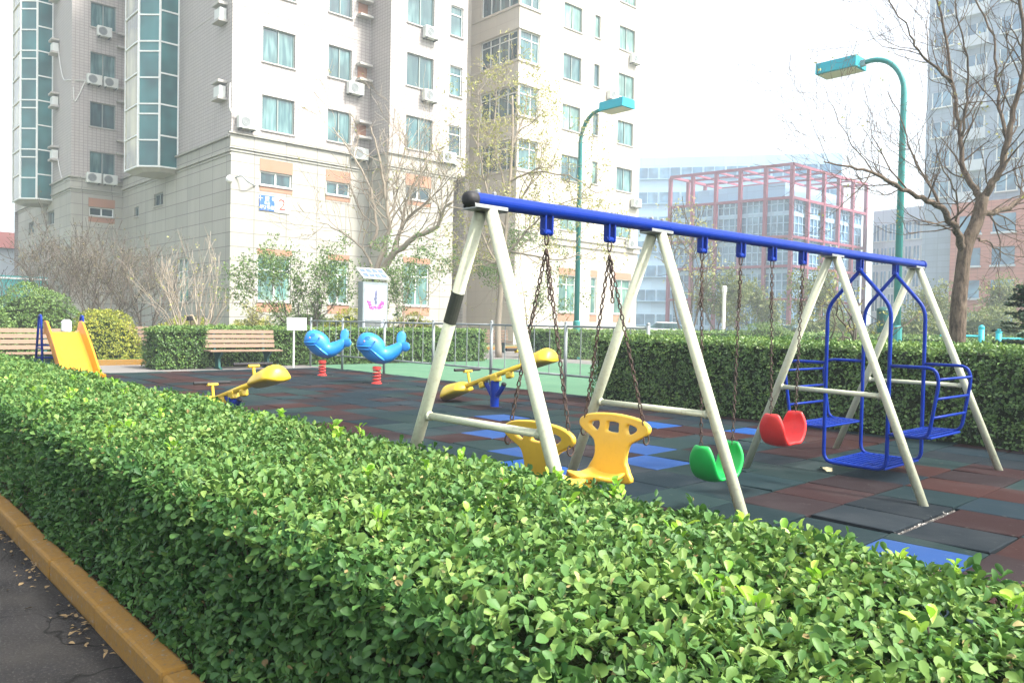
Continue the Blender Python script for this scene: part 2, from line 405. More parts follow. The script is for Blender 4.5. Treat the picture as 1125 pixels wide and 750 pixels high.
def rosettes(c, n, k, size, spread=.9, el=(25, 75), jit=.25):
    """c centres, n outward axes; k leaves per shoot tip"""
    N = len(c); n = norm(n)
    h = np.where(np.abs(n[:, 2:3]) < .9, np.array([[0, 0, 1.]]), np.array([[1., 0, 0]]))
    a = norm(np.cross(n, h)); b_ = np.cross(n, a)
    P, A, NN = [], [], []
    ph0 = rng.uniform(0, 2*pi, N)
    for j in range(k):
        ph = ph0 + 2.4*j + rng.normal(0, .3, N); e = np.radians(rng.uniform(*el, N))
        rad = np.cos(ph)[:, None]*a + np.sin(ph)[:, None]*b_
        A.append(np.sin(e)[:, None]*rad + np.cos(e)[:, None]*n); NN.append(np.cos(e)[:, None]*-rad + np.sin(e)[:, None]*n)
        P.append(c + rng.normal(0, size*.28, (N, 3)) + rad*size*.06 - n*size*.12*j)
    A = np.concatenate(A) + rng.normal(0, jit, (N*k, 3)); NN = np.concatenate(NN) + rng.normal(0, jit, (N*k, 3))
    return np.concatenate(P), A, NN
def vnoise(p, s, seed=0):            # cheap smooth noise
    q = p*s+seed
    return (np.sin(q[:, 0]*1.7+1.3*np.sin(q[:, 1]*1.1))+np.sin(q[:, 1]*2.3+1.7*np.sin(q[:, 2]*1.9+q[:, 0]))+np.sin(q[:, 2]*2.9+q[:, 0]*.7))/3
def box_surface(x0, x1, y0, y1, z0, h, dens, faces='tfblr', bumpy=.03):
    P, Nn = [], []
    def add(n, f, nr):
        n = int(n); u = rng.uniform(0, 1, n); v = rng.uniform(0, 1, n); p = np.array(f(u, v)).T.astype(float)
        nn = np.tile(np.array(nr, float), (n, 1)); P.append(p); Nn.append(nn)
    o = np.ones
    if 't' in faces: add((x1-x0)*(y1-y0)*dens, lambda u, v: (lerp(x0, x1, u), lerp(y0, y1, v), 0*u+h), (0, 0, 1))
    if 'f' in faces: add((x1-x0)*(h-z0)*dens*.9, lambda u, v: (lerp(x0, x1, u), 0*u+y0, lerp(z0, h, v)), (0, -1, .25))
    if 'b' in faces: add((x1-x0)*(h-z0)*dens*.6, lambda u, v: (lerp(x0, x1, u), 0*u+y1, lerp(z0, h, v)), (0, 1, .25))
    if 'l' in faces: add((y1-y0)*(h-z0)*dens*.9, lambda u, v: (0*u+x0, lerp(y0, y1, v), lerp(z0, h, u)), (-1, 0, .25))
    if 'r' in faces: add((y1-y0)*(h-z0)*dens*.9, lambda u, v: (0*u+x1, lerp(y0, y1, v), lerp(z0, h, u)), (1, 0, .25))
    P = np.concatenate(P); Nn = np.concatenate(Nn)
    c = np.array([(x0+x1)/2, (y0+y1)/2, (z0+h)/2])
    d = vnoise(P, 2.5)*bumpy + vnoise(P, 9, 3)*bumpy*.6
    P = P + norm(Nn)*d[:, None] - norm(Nn)*np.abs(rng.normal(0, bumpy*.9, len(P)))[:, None]
    # rounded top edges
    ex = np.minimum(P[:, 0]-x0, x1-P[:, 0]); ey = np.minimum(P[:, 1]-y0, y1-P[:, 1])
    e = np.minimum(ex, ey); drop = np.clip(.09-e, 0, .09)
    P[:, 2] -= np.where(Nn[:, 2] > .9, drop**1.0*.55, 0)
    Nn[:, 0] += np.where((Nn[:, 2] > .9) & (ex < .08), np.sign(P[:, 0]-c[0])*.6, 0)
    Nn[:, 1] += np.where((Nn[:, 2] > .9) & (ey < .08), np.sign(P[:, 1]-c[1])*.6, 0)
    return P, Nn
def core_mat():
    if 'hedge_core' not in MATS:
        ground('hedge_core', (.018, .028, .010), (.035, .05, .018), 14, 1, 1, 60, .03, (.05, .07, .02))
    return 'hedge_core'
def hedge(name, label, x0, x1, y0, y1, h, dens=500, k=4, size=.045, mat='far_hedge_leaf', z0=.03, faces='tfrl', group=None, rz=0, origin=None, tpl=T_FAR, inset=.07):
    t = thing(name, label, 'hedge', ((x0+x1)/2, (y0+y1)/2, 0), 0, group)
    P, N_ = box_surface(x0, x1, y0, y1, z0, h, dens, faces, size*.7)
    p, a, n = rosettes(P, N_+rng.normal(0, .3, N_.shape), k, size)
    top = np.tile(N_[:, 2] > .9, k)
    ti = np.clip(rng.normal(.38, .2, len(p)) + .22*top + .15*np.tile(vnoise(P, 4, 5), k), 0, 1)  # lighter tint on top leaves: a sunlit look put into their colour
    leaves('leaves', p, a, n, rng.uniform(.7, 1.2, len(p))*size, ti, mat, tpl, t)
    c = MB(); i = inset
    nx = max(2, int((x1-x0)/.4))
    c.box((x0+i, y0+i, .0), (x1-i, y1-i, h-i)); c.build('branches', core_mat(), t, world=True)  # solid dark core put in for the dark inside, no modelled branches
    return t
def bush(name, label, c, r, h, n=900, k=4, size=.05, mat='dome_leaf', group=None, lump=.08, cat='shrub', squash=1.0):
    c = Vector(c); t = thing(name, label, cat, (c.x, c.y, 0), 0, group)
    u = rng.normal(0, 1, (n, 3)); u[:, 2] = np.abs(u[:, 2])*squash; u = norm(u)
    s = np.array([r[0], r[1], h]) if hasattr(r, '__len__') else np.array([r, r, h])
    P = u*s*(1+lump*vnoise(u, 3.5, c.x)[:, None]+.5*lump*vnoise(u, 9, c.y)[:, None]-np.abs(rng.normal(0, .04, n))[:, None]) + np.array([c.x, c.y, .03])
    lo = P[:, 2] < .5*h
    N_ = norm(u/s)
    p, a, nn = rosettes(P, N_+np.array([0, 0, .3])+rng.normal(0, .3, P.shape), k, size)
    ti = np.clip(rng.normal(.42, .22, len(p))+.25*np.tile(vnoise(P, 3, 1), k), 0, 1)
    leaves('leaves', p, a, nn, rng.uniform(.7, 1.25, len(p))*size, ti, mat, T_FAR, t)
    MB().ball((c.x, c.y, .0), tuple(s*.86), 18, 12).build('branches', core_mat(), t, world=True, smooth=True)  # solid dark core filling the shrub, put in for its dark inside
    return t

class Tree:
    def __init__(s): s.mb = MB(); s.tips = []; s.mb2 = MB()
    def limb(s, pts, r0, r1, n=7, wob=.0, into=None):
        pts = smooth_path(pts, 4)
        L = len(pts)
        for i in range(1, L-1): pts[i] = pts[i]+Vector([random.gauss(0, wob) for _ in range(3)])
        rs = [lerp(r0, r1, (i/(L-1))**.8) for i in range(L)]
        (into or s.mb).tube(pts, rs, n)
        return pts, rs
    def grow(s, p, d, length, r, depth, up=.15, spread=.6, kids=3, wob=.18, rmin=.002, shrink=.62):
        d = d.normalized(); pts = [p]; n = 5
        for i in range(n):
            d = (d+Vector([random.gauss(0, wob) for _ in range(3)])+Vector((0, 0, up*.3))).normalized()
            pts.append(pts[-1]+d*length/n)
        rs = [max(rmin, lerp(r, r*.45, i/n)) for i in range(n+1)]
        s.mb.tube(pts, rs, 6 if r > .02 else (4 if r > .006 else 3), cap=False)
        s.tips += [(pts[i], (pts[i]-pts[i-1]).normalized()) for i in (3, 4, 5)] if depth <= 1 else []
        if depth <= 0: return
        for k in range(kids):
            t = random.uniform(.3, 1) if k else 1.0
            i = min(n-1, int(t*n)); q = pts[i]+(pts[i+1]-pts[i])*(t*n-i) if t < 1 else pts[-1]
            ax = Vector([random.gauss(0, 1) for _ in range(3)]).cross(d).normalized()
            dd = (d*cos(spread*random.uniform(.6, 1.3))+ax*sin(spread*random.uniform(.6, 1.3))).normalized()
            s.grow(q, dd, length*shrink*random.uniform(.8, 1.2), rs[min(i, n-1)]*.62, depth-1, up, spread, kids, wob, rmin, shrink)
    def twigs(s, pts, rs, n, length, depth, frm=.25, **k):
        for _ in range(n):
            i = random.randint(int(len(pts)*frm), len(pts)-2)
            t = (pts[i+1]-pts[i]).normalized(); ax = Vector([random.gauss(0, 1) for _ in range(3)]).cross(t).normalized()
            d = t*random.uniform(.4, .9)+ax*random.uniform(.5, .9)
            s.grow(pts[i], d, length*random.uniform(.5, 1.2), min(rs[i]*.5, length*.016+.002), depth, **k)
    def leafy(s, name, n, size, mat, parent, cl=.12, k=3, keep=1.0):
        tips = [t for t in s.tips if random.random() < keep]
        if not tips: return
        idx = rng.integers(0, len(tips), n)
        tp = np.array([tuple(t[0]) for t in tips])[idx]+rng.normal(0, cl, (n, 3)); td = np.array([tuple(t[1]) for t in tips])[idx]
        p, a, nn = rosettes(tp, td+rng.normal(0, .5, td.shape)+np.array([0, 0, .2]), k, size)
        leaves(name, p, a, nn, rng.uniform(.6, 1.2, len(p))*size, np.clip(rng.normal(.5, .25, len(p)), 0, 1), mat, T_FAR, parent)

# ================================================================== ground
gm = MB(); gm.add([(-700, -700, -.02), (700, -700, -.02), (700, 700, -.02), (-700, 700, -.02)], [(0, 1, 2, 3)])
structure('ground', gm, 'field')
KY0, KY1 = .835, .925                   # kerb, photo side to hedge side
sm = MB(); sm.box((-40, -12, -.2), (14, KY0-.002, 0.0)); structure('asphalt_path', sm, 'asphalt')
kb = MB(); x = -40.
while x < 10:
    w = .75; jz = random.uniform(-.004, .004); jy = random.uniform(-.004, .004)
    kb.box((x, KY0+jy, -.18), (x+w-.006, KY1+jy, .085+jz)); x += w
structure('kerb', kb, 'kerb_paint', bevel=.014)
b0 = MB(); b0.box((-40, KY1-.01, -.2), (14, 2.12, .05)); structure('hedge_bed', b0, 'soil')

# rubber tile floor
TS = .52; FX0, FX1, FY0, FY1 = -17.4, 3.4, 2.12, 9.70
vs_, fs_, cols = [], [], []
teal = [(.010, .022, .025), (.009, .018, .024), (.012, .025, .025), (.011, .016, .020)]
mar = [(.024, .012, .012), (.029, .0125, .011), (.019, .013, .014)]
blue_cells = [(-5.6, 7.35), (-4.05, 5.4), (-4.55, 5.95), (-4.95, 4.5), (-5.3, 4.9), (-1.62, 4.5), (-4.7, 7.9), (-1.3, 8.3), (-6.4, 5.3), (-7.3, 6.6), (-4.3, 4.3)]
def cell(x, y): return (math.floor((x+1.83)/TS), math.floor((y-4.72)/TS))
bc = {cell(*p) for p in blue_cells}; trand = random.Random(3)
ix0, iy0 = cell(FX0, FY0); ix1, iy1 = cell(FX1, FY1)
for i in range(ix0, ix1+1):
    for j in [*range(iy0, iy1+1)]+([-.5] if i == 0 else []):
        x0 = max(FX0, -1.83+i*TS); x1 = min(FX1, -1.83+(i+1)*TS); y0 = max(FY0, 4.72+j*TS); y1 = min(FY1, 4.72+(j+1)*TS)
        if (i, j) == (0, -1): y1 = 4.58          # a blue offcut, with a dark strip beside it
        if j == -.5: y0, y1, j = 4.58, 4.72, -9
        if x1-x0 < .04 or y1-y0 < .04: continue
        base = trand.choice(mar) if trand.random() < (.62 if (i//3+j//2) % 2 else .22) else trand.choice(teal)
        if (i, j) in bc: base = trand.choice([(.012, .055, .19), (.018, .05, .15)])
        k = trand.uniform(.85, 1.2); col = tuple(c*k for c in base)
        g = trand.uniform(.0025, .0075); n = len(vs_)
        if (i, j) in ((0, 0), (0, 1)): x0 += .035
        if (i, j) == (-1, 0): y0 += .05
        hz = [trand.uniform(-.002, .002)+.013+trand.uniform(0, .010)*(trand.random() < .4) for _ in range(4)]
        e = .008
        P = [(x0+g, y0+g), (x1-g, y0+g), (x1-g, y1-g), (x0+g, y1-g)]
        Q = [(x0+g+e, y0+g+e), (x1-g-e, y0+g+e), (x1-g-e, y1-g-e), (x0+g+e, y1-g-e)]
        vs_ += [(*p, -.02) for p in P]+[(*p, z-.004) for p, z in zip(P, hz)]+[(*p, z) for p, z in zip(Q, hz)]
        for q in range(4):
            r_ = (q+1) % 4
            fs_ += [(n+q, n+r_, n+4+r_, n+4+q), (n+4+q, n+4+r_, n+8+r_, n+8+q)]
        fs_.append((n+8, n+9, n+10, n+11)); cols += [col]*12
mb = MB(); mb.add(vs_, fs_); fl = structure('rubber_tile_floor', mb, 'rubber_tile')
at = fl.data.color_attributes.new('tilecol', 'FLOAT_COLOR', 'POINT')
at.data.foreach_set('color', np.array([(*c, 1) for c in cols], np.float32).ravel())
ub = MB(); ub.box((FX0, FY0, -.2), (FX1, FY1, -.008)); structure('floor_underlay', ub, 'tile_under')
cg = MB(); cg.box((-19.3, 9.705, -.2), (3.4, 17.6, .006)); structure('sports_court', cg, 'court_green')
pv = MB(); pv.box((-30, 2.12, -.2), (FX0-.002, 9.7, .008)); structure('paved_walk', pv, 'paving')
pv = MB(); pv.box((-26, 9.702, -.2), (-19.302, 34, .008)); pv.box((-19.3, 17.602, -.2), (14, 19.5, .008)); structure('paved_path', pv, 'paving')

# ================================================================== front hedge (foreground)
def front_hedge():
    x0, x1, y0, y1, h = -13.5, 2.2, .94, 2.11, .632
    t = thing('hedge', 'long clipped evergreen hedge in the foreground along the yellow kerb', 'hedge', (-4, 1.5, 0))
    for (a, b_, dens, tpl, sz) in ((-4.6, x1, 1750, T_NEAR, .031), (x0, -4.6, 1050, T_FAR, .036)):
        P, N_ = box_surface(a, b_, y0, y1, .06, h, dens, 'tfb', .022)
        # sparse, leggy towards the foot of the sides
        side = N_[:, 2] < .9
        keep = (~side) | (rng.random(len(P)) < np.clip(.62+1.5*(P[:, 2]-.06), 0, 1)); P, N_ = P[keep], N_[keep]
        low = np.clip((.25-P[:, 2])/.25, 0, 1)*(N_[:, 2] < .9); P[:, 1] -= low*.015*np.sign(1.5-P[:, 1])
        A0 = N_+rng.normal(0, .42, N_.shape)+np.array([0, 0, .25])
        p, aa, n = rosettes(P, A0, 5, sz, el=(28, 85), jit=.3)
        top = np.tile(N_[:, 2] > .9, 5)
        ti = np.clip(rng.normal(.34, .17, len(p))+.36*top-.06+.09*np.tile(rng.normal(0, 1, len(P)), 5)+.1*np.tile(vnoise(P, 5, 2), 5), 0, 1)  # sunlit top against darker sides is partly put into the leaf tint
        szs = rng.uniform(.45, 1.3, len(p))*sz
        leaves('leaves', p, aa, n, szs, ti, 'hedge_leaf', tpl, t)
        kk = (rng.random(len(p)) < .045) & (p[:, 2] > .2)
        leaves('clipped_leaves', p[kk]+np.array([0, 0, .006]), aa[kk]+rng.normal(0, .4, aa[kk].shape), n[kk], szs[kk]*rng.uniform(.3, .75, kk.sum()), ti[kk], 'clipped_leaf', tpl, t)
    # inner foliage layer
    P, N_ = box_surface(-5, x1, y0+.05, y1-.05, .08, h-.05, 600, 'tf', .03)
    p, aa, n = rosettes(P, N_+rng.normal(0, .5, N_.shape), 4, .036)
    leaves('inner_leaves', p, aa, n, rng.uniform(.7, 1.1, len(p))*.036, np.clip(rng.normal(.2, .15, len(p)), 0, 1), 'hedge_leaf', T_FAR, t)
    # tall young shoots
    s = MB(); P = []; A0 = []
    px = [(370, 470), (395, 478), (548, 498), (602, 498), (700, 590), (905, 640), (960, 560), (1033, 690), (935, 590), (855, 565), (1000, 600), (505, 565), (640, 520), (460, 520), (130, 440), (290, 455), (1060, 610), (590, 540), (770, 520), (1100, 660)]
    pts = [G(a, b_, h+.0) for a, b_ in px]
    pts += [Vector((random.uniform(-8, -.6), random.uniform(1.05, 2.05), h+.01)) for _ in range(40)]
    for q in pts:
        q.x = max(-13, min(2, q.x)); q.y = max(1.0, min(2.06, q.y))
        hh = random.uniform(.015, .06)*(1 if q.x < -2.6 else .5); top = q+Vector((random.gauss(0, .012), random.gauss(0, .012), hh-.02))
        s.tube([q-Vector((0, 0, .12)), top], .0022, 5)
        for z in (0, -.022): P.append(tuple(top+Vector((0, 0, z)))); A0.append((random.gauss(0, .2), random.gauss(0, .2), 1))
    P = np.array(P); A0 = np.array(A0)
    p, aa, n = rosettes(P, A0, 5, .036, el=(18, 60), jit=.15)
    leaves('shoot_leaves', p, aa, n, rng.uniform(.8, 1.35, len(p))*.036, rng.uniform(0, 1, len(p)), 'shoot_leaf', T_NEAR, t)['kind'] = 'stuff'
    # stems inside
    for _ in range(900):
        x = random.uniform(-6, x1); y = random.uniform(y0+.12, y1-.12)
        s.tube([(x, y, .0), (x+random.gauss(0, .04), y+random.gauss(0, .05), .25), (x+random.gauss(0, .09), min(y1-.03, max(y0+.02, y+random.gauss(-.08, .12))), random.uniform(.45, .58))], [.006, .004, .002], 5)
    s.build('stems', 'twig_brown', t, world=True)
    c = MB(); c.box((x0+.1, y0+.17, .03), (x1, y1-.12, h-.12)); c.build('branches', core_mat(), t, world=True)  # solid dark core box put in for the hedge's dark interior
front_hedge()

# leaf litter on the path next to the kerb, one dry leaf on the tiles
n = 150
lx = rng.uniform(-8, -1.5, n); ly = KY0-.01-np.abs(rng.normal(0, .05, n)); lz = rng.uniform(.004, .02, n)
cl = np.array([-5.0, -4.2, -3.3])[rng.integers(0, 3, n)]; lx = np.where(rng.random(n) < .6, cl+rng.normal(0, .22, n), lx)
a = rng.normal(0, 1, (n, 3)); a[:, 2] *= .12; nn = np.tile([0, 0, 1.], (n, 1))+rng.normal(0, .25, (n, 3))
lo = leaves('leaf_litter', np.stack([lx, ly, lz], 1), a, nn, rng.uniform(.008, .032, n), rng.uniform(0, 1, n), 'dead_leaf', T_NEAR)
tag(lo, 'dry fallen leaves scattered on the asphalt beside the kerb', 'leaf litter', None, 'stuff')
q = G(905, 515, .02)
lf = leaves('fallen_leaf', np.array([[q.x-.05, q.y+.03, .022]]), np.array([[.8, -.5, .05]]), np.array([[0, .1, 1.]]), np.array([.15]), np.array([.5]), 'pale_leaf', T_NEAR)
tag(lf, 'single dry pale leaf lying on the rubber tiles below the blue swing', 'leaf')

gx, gy = rng.normal(-1.80, .012, 90), rng.uniform(4.74, 5.7, 90)
go = leaves('gravel', np.stack([gx, gy, rng.uniform(-.004, .008, 90)], 1), rng.normal(0, 1, (90, 3)), np.tile([0, 0, 1.], (90, 1))+rng.normal(0, .4, (90, 3)), rng.uniform(.006, .02, 90), rng.uniform(0, 1, 90), 'concrete', T_NEAR)
tag(go, 'pale grit in the open joint between rubber tiles', 'gravel', None, 'stuff')
q = D(73, 360, 17)
t = thing('path_light', 'short white post light between the blue hoops of the slide, behind it', 'garden light', (q.x, q.y, 0))
m = MB(); m.tube([(0, 0, 0), (0, 0, .82)], .05, 10); m.build('post', 'grey_paint', t)
m = MB(); m.lathe((0, 0, .82), [(.08, 0), (.10, .03), (.10, .20), (.11, .21), (.06, .27)], 14); m.build('lantern', 'white_paint', t)

# ================================================================== swing set
BX = -2.75
FR = [2.34, 3.63, 5.83, 7.47]
FEET = [((-3.47, 2.31), (-2.03, 2.33)), ((-3.47, 3.62), (-2.05, 3.6)), ((-3.5, 5.92), (-1.98, 5.66)), ((-3.52, 7.64), (-2.08, 7.66))]
def bz(y): return 1.725+(y-2.3)*.0095
def build_frame():
    t = thing('swing_frame', 'long blue beam on four cream A-shaped legs standing on rubber tiles', 'swing frame', (BX, 4.9, 0))
    b = MB(); b.tube([(BX, 2.255, bz(2.25)+.035), (BX, 7.62, bz(7.6)+.035)], .0345, 20)
    b.build('beam', 'blue_paint', t, world=True, smooth=False)
    c = MB(); c.loft([[Vector((BX+r*cos(2*pi*j/16), y, bz(2.2)+.035+r*sin(2*pi*j/16))) for j in range(16)] for r, y in ((.0365, 2.275), (.038, 2.26), (.038, 2.24), (.032, 2.222), (.015, 2.214))])
    c.build('end_cap', 'black_rubber', t, world=True, smooth=True)
    c = MB(); c.tube([(BX, 7.61, bz(7.6)+.035), (BX, 7.63, bz(7.6)+.035)], .04, 16); c.build('end_cap', 'blue_paint', t, world=True)
    for i, (y, ((lx, ly), (rx, ry))) in enumerate(zip(FR, FEET)):
        z = bz(y)
        top = Vector((BX, y, z-.015))
        for (fx, fy), off in (((lx, ly), -.03), ((rx, ry), .03)):
            m = MB(); a_ = top+Vector((off*.9, off*.3, 0)); f_ = Vector((fx, fy, .0))
            m.tube([f_, a_], .0305, 16)
            m.build('leg', 'cream_paint', t, world=True, smooth=True)
        g = MB(); g.box((BX-.045, y-.10, z-.012), (BX+.045, y+.10, z-.003))
        g.box((BX-.045, y-.10, z-.012), (BX-.041, y+.10, z+.012)); g.box((BX+.041, y-.10, z-.012), (BX+.045, y+.10, z+.012))
        g.build('gusset_plate', 'steel', t, world=True, bevel=.002)
        for s_ in (-.05, .05):
            k = MB(); k.lathe((BX, y+s_, z+.06), [(.011, 0), (.012, .018), (.006, .024)], 8); k.build('bolt', 'steel', t, world=True)
        # cross rail of the A
        zc = .73
        pl = lerp(Vector((lx, ly, 0)), top, zc/top.z); pr = lerp(Vector((rx, ry, 0)), top, zc/top.z)
        m = MB(); m.tube([pl, pr], .0185, 12)
        for p_, q_ in ((pl, pr), (pr, pl)):
            e_ = (q_-p_).normalized(); m.tube([p_+e_*.026, p_+e_*.036, p_+e_*.042], [.026, .024, .019], 12)
        m.build('cross_rail', 'cream_paint', t, world=True, smooth=True)
    # tape round the first leg
    a_ = Vector((-3.47, 2.31, 0)); b_ = Vector((BX-.027, 2.33, bz(2.34)-.015))
    m = MB(); m.tube([lerp(a_, b_, .70), lerp(a_, b_, .785)], .032, 16); m.build('tape_wrap', 'tape', t, world=True)
    # hangers
    for y in (2.74, 3.22, 4.09, 4.53, 4.93, 5.36, 6.31, 7.02):
        z = bz(y); h = MB()
        for s_ in (-.024, .024): h.box((BX-.02, y+s_-.006, z-.085), (BX+.02, y+s_+.006, z+.01))
        h.tube([(BX, y-.034, z-.075), (BX, y+.034, z-.075)], .017, 12)
        h.build('hanger', 'blue_paint', t, world=True, bevel=.003)
    return t
build_frame()

def chain(mb, a, b_, L=.040, r=.0038, w=.0115):
    a = Vector(a); b_ = Vector(b_); d = b_-a; n = max(1, int(d.length/(L*.74))); st = d/n
    ax = d.normalized(); u = ax.orthogonal().normalized(); v = ax.cross(u)
    for i in range(n):
        c = a+st*(i+.5); s_ = (u*cos(.5)+v*sin(.5)) if i % 2 else (v*cos(.5)-u*sin(.5))
        pts = []
        for k in range(10):
            th = 2*pi*k/10
            pts.append(c+ax*(L/2-w/2)*(1 if cos(th) > 0 else -1)*(abs(cos(th))**.5)+s_*w*.8*sin(th))
        mb.tube(pts, r, 5, closed=True)
def carabiner(mb, p):
    p = Vector(p); mb.tube([p+Vector((.014*sin(t)*.9, 0, -.03+.032*cos(t))) for t in [2*pi*i/12 for i in range(12)]], .004, 6, closed=True)

# yellow face-to-face double swing
def yellow_swing():
    t = thing('double_swing', 'yellow plastic face-to-face double swing hanging from rusty chains', 'swing', (BX, 2.98, 0))
    outline = [(-.205, .26), (-.235, .295), (-.225, .335), (-.15, .37), (0, .385), (.15, .37), (.225, .335), (.235, .295), (.205, .26), (.15, .225), (.115, .19), (.10, .12), (.105, .06), (.13, 0), (.135, -.07), (-.135, -.07), (-.13, 0), (-.105, .06), (-.10, .12), (-.115, .19), (-.15, .225)]
    holes = [[(-.175, .29), (-.165, .325), (-.10, .34), (-.085, .30), (-.10, .255), (-.135, .255)], [(-.045, .255), (-.052, .30), (-.04, .342), (.04, .342), (.052, .30), (.045, .255)], [(.175, .29), (.135, .255), (.10, .255), (.085, .30), (.10, .34), (.165, .325)]]
    v, f = plate([round2d(outline, 4)]+[round2d(h, 4) for h in holes], .010, .011)
    for y, lean in ((2.74, -.10), (3.26, .10)):
        m = MB()
        m.add([(BX+p[0], y+p[2]+(p[1])*lean, .365+(p[1]+.07)*.76) for p in v], f)
        o = m.build('backrest', 'yellow_plastic', t, world=True, smooth=True)
    # seats and the plank that joins them
    for y0, y1 in ((2.71, 2.965), (3.02, 3.29)):
        rings = []
        for i in range(9):
            u = i/8; y = lerp(y0, y1, u); w = .135-.02*abs(2*u-1)**4
            zz = .392+.012*cos(2*pi*u)
            top = [Vector((BX+w*q, y, zz+.03*abs(q)**3)) for q in (-1, -.6, -.2, .2, .6, 1)]
            bot = [Vector((BX+w*.9*q, y, zz-.03+.02*abs(q)**3)) for q in (1, .6, .2, -.2, -.6, -1)]
            rings.append(top+bot)
        MB().loft(rings).build('seat', 'yellow_plastic', t, world=True, smooth=True, sub=1)
    m = MB(); m.box((BX-.05, 2.90, .345), (BX+.05, 3.10, .368)); m.build('footrest', 'yellow_plastic', t, world=True, bevel=.01)
    for yb, ys, lean in ((2.74, 2.74, -.03), (3.22, 3.26, .03)):
        top = Vector((BX, yb, bz(yb)-.085)); mid = top-Vector((0, 0, .07))
        m = MB(); carabiner(m, top+Vector((0, 0, .008)))
        for s_ in (-1, 1): chain(m, mid, (BX+s_*.222, ys+lean, .615))
        chain(m, mid, mid+Vector((.02, .012, -.26)))
        for s_ in (-1, 1):
            m.tube([Vector((BX+s_*.222, ys+lean, .60))+Vector((0, .022*cos(q), .026*sin(q))) for q in [2*pi*i/12 for i in range(12)]], .0045, 6, closed=True)
        m.build('chain', 'chain_metal', t, world=True, smooth=True)
yellow_swing()

def cup_swing(name, label, mat, y0, y1, zb, tilt=0):
    yc = (y0+y1)/2; t = thing(name, label, 'swing', (BX, yc, 0))
    n, k = 24, 7; vs_, fs_ = [], []
    hw = (y1-y0)/2-.035
    for i in range(n+1):
        u = -1+2*i/n
        au = abs(u); yy = hw*math.copysign(min(1.06, 1.22*sin(min(pi/2, au*pi/2*1.12))**1.0*.86), u)
        zz = .225*max(0, (au-.30)/.70)**1.3
        w = .098*(1-.50*max(0, (au-.66)/.34)**2.0)
        for j in range(k+1):
            q = -1+2*j/k
            vs_.append((BX+w*q, yc+yy*.93+(.02*q*q)*(-u), zb+zz+.022*q*q*(1-abs(u))+tilt*w*q*.2))
    for i in range(n):
        for j in range(k): fs_.append((i*(k+1)+j, i*(k+1)+j+1, (i+1)*(k+1)+j+1, (i+1)*(k+1)+j))
    m = MB(); m.add(vs_, fs_); m.build('seat', mat, t, world=True, smooth=True, solid=.026, sub=1)
    for yb, s_ in ((y0, -1), (y1, 1)):
        top = Vector((BX, yb, bz(yb)-.085)); m = MB(); carabiner(m, top+Vector((0, 0, .008)))
        end = Vector((BX, yc+s_*hw*.96, zb+.19)); mid = top-Vector((0, 0, .06))
        chain(m, mid, end)
        chain(m, mid, mid+Vector((.014, -.018, -.15))); chain(m, mid+Vector((.014, -.018, -.15)), mid+Vector((.004, -.012, -.27)))
        m.build('chain', 'chain_metal', t, world=True, smooth=True)
cup_swing('cup_swing', 'green plastic bucket swing seat hanging from two chains', 'green_plastic', 4.09, 4.53, .24)
cup_swing('cup_swing', 'red plastic bucket swing seat hanging from two chains', 'red_plastic', 4.93, 5.36, .385)

def blue_glider():
    t = thing('bench_swing', 'blue tubular steel glider swing with two facing basket seats', 'swing', (BX, 6.65, 0))
    Y = (6.31, 7.02); xl, xr = BX-.255, BX+.255; r = .0155
    for y in Y:
        yy = y; m = MB(); z = bz(y)-.085
        pts = fillet([(BX, yy, z), (xl, yy, 1.39), (xl, yy, .10), (xr, yy, .10), (xr, yy, 1.39), (BX+.004, yy, z)], .09)
        m.tube(pts, r, 12); m.ball((BX, yy, z+.004), .022, 10, 8)
        m.build('side_loop', 'blue_paint', t, world=True, smooth=True)
    def mesh_panel(name, x0, x1, y0, y1, z, n, m_):
        p = MB()
        for a_, b_ in (((x0, y0), (x1, y0)), ((x1, y0), (x1, y1)), ((x1, y1), (x0, y1)), ((x0, y1), (x0, y0))):
            p.tube([(*a_, z), (*b_, z)], .009, 8)
        for i in range(1, n):
            y = lerp(y0, y1, i/n); p.box((x0, y-.007, z-.002), (x1, y+.007, z+.004))
        for i in range(1, m_):
            x = lerp(x0, x1, i/m_); p.box((x-.007, y0, z+.0042), (x+.007, y1, z+.009))
        p.build(name, 'blue_paint', t, world=True)
    mesh_panel('footplate', xl+.02, xr-.02, Y[0]+.012, Y[1]-.012, .105, 14, 10)
    for s_, xi in ((-1, xl), (1, xr)):
        mesh_panel('seat', min(xi+s_*.01, xi+s_*.30), max(xi+s_*.01, xi+s_*.30), Y[0]+.03, Y[1]-.03, .385, 12, 6)
        for y in Y:
            m = MB()
            m.tube(fillet([(xi, y, .925), (xi+s_*.33, y, .925), (xi+s_*.365, y, .83), (xi+s_*.30, y, .39), (xi, y, .385)], .07), r*.85, 10)
            m.build('armrest', 'blue_paint', t, world=True, smooth=True)
        for z, dx in ((.84, .362), (.69, .345), (.545, .323)):
            m = MB(); m.tube([(xi+s_*dx, Y[0], z), (xi+s_*dx, Y[1], z)], r*.68, 8); m.build('back_bar', 'blue_paint', t, world=True, smooth=True)
blue_glider()

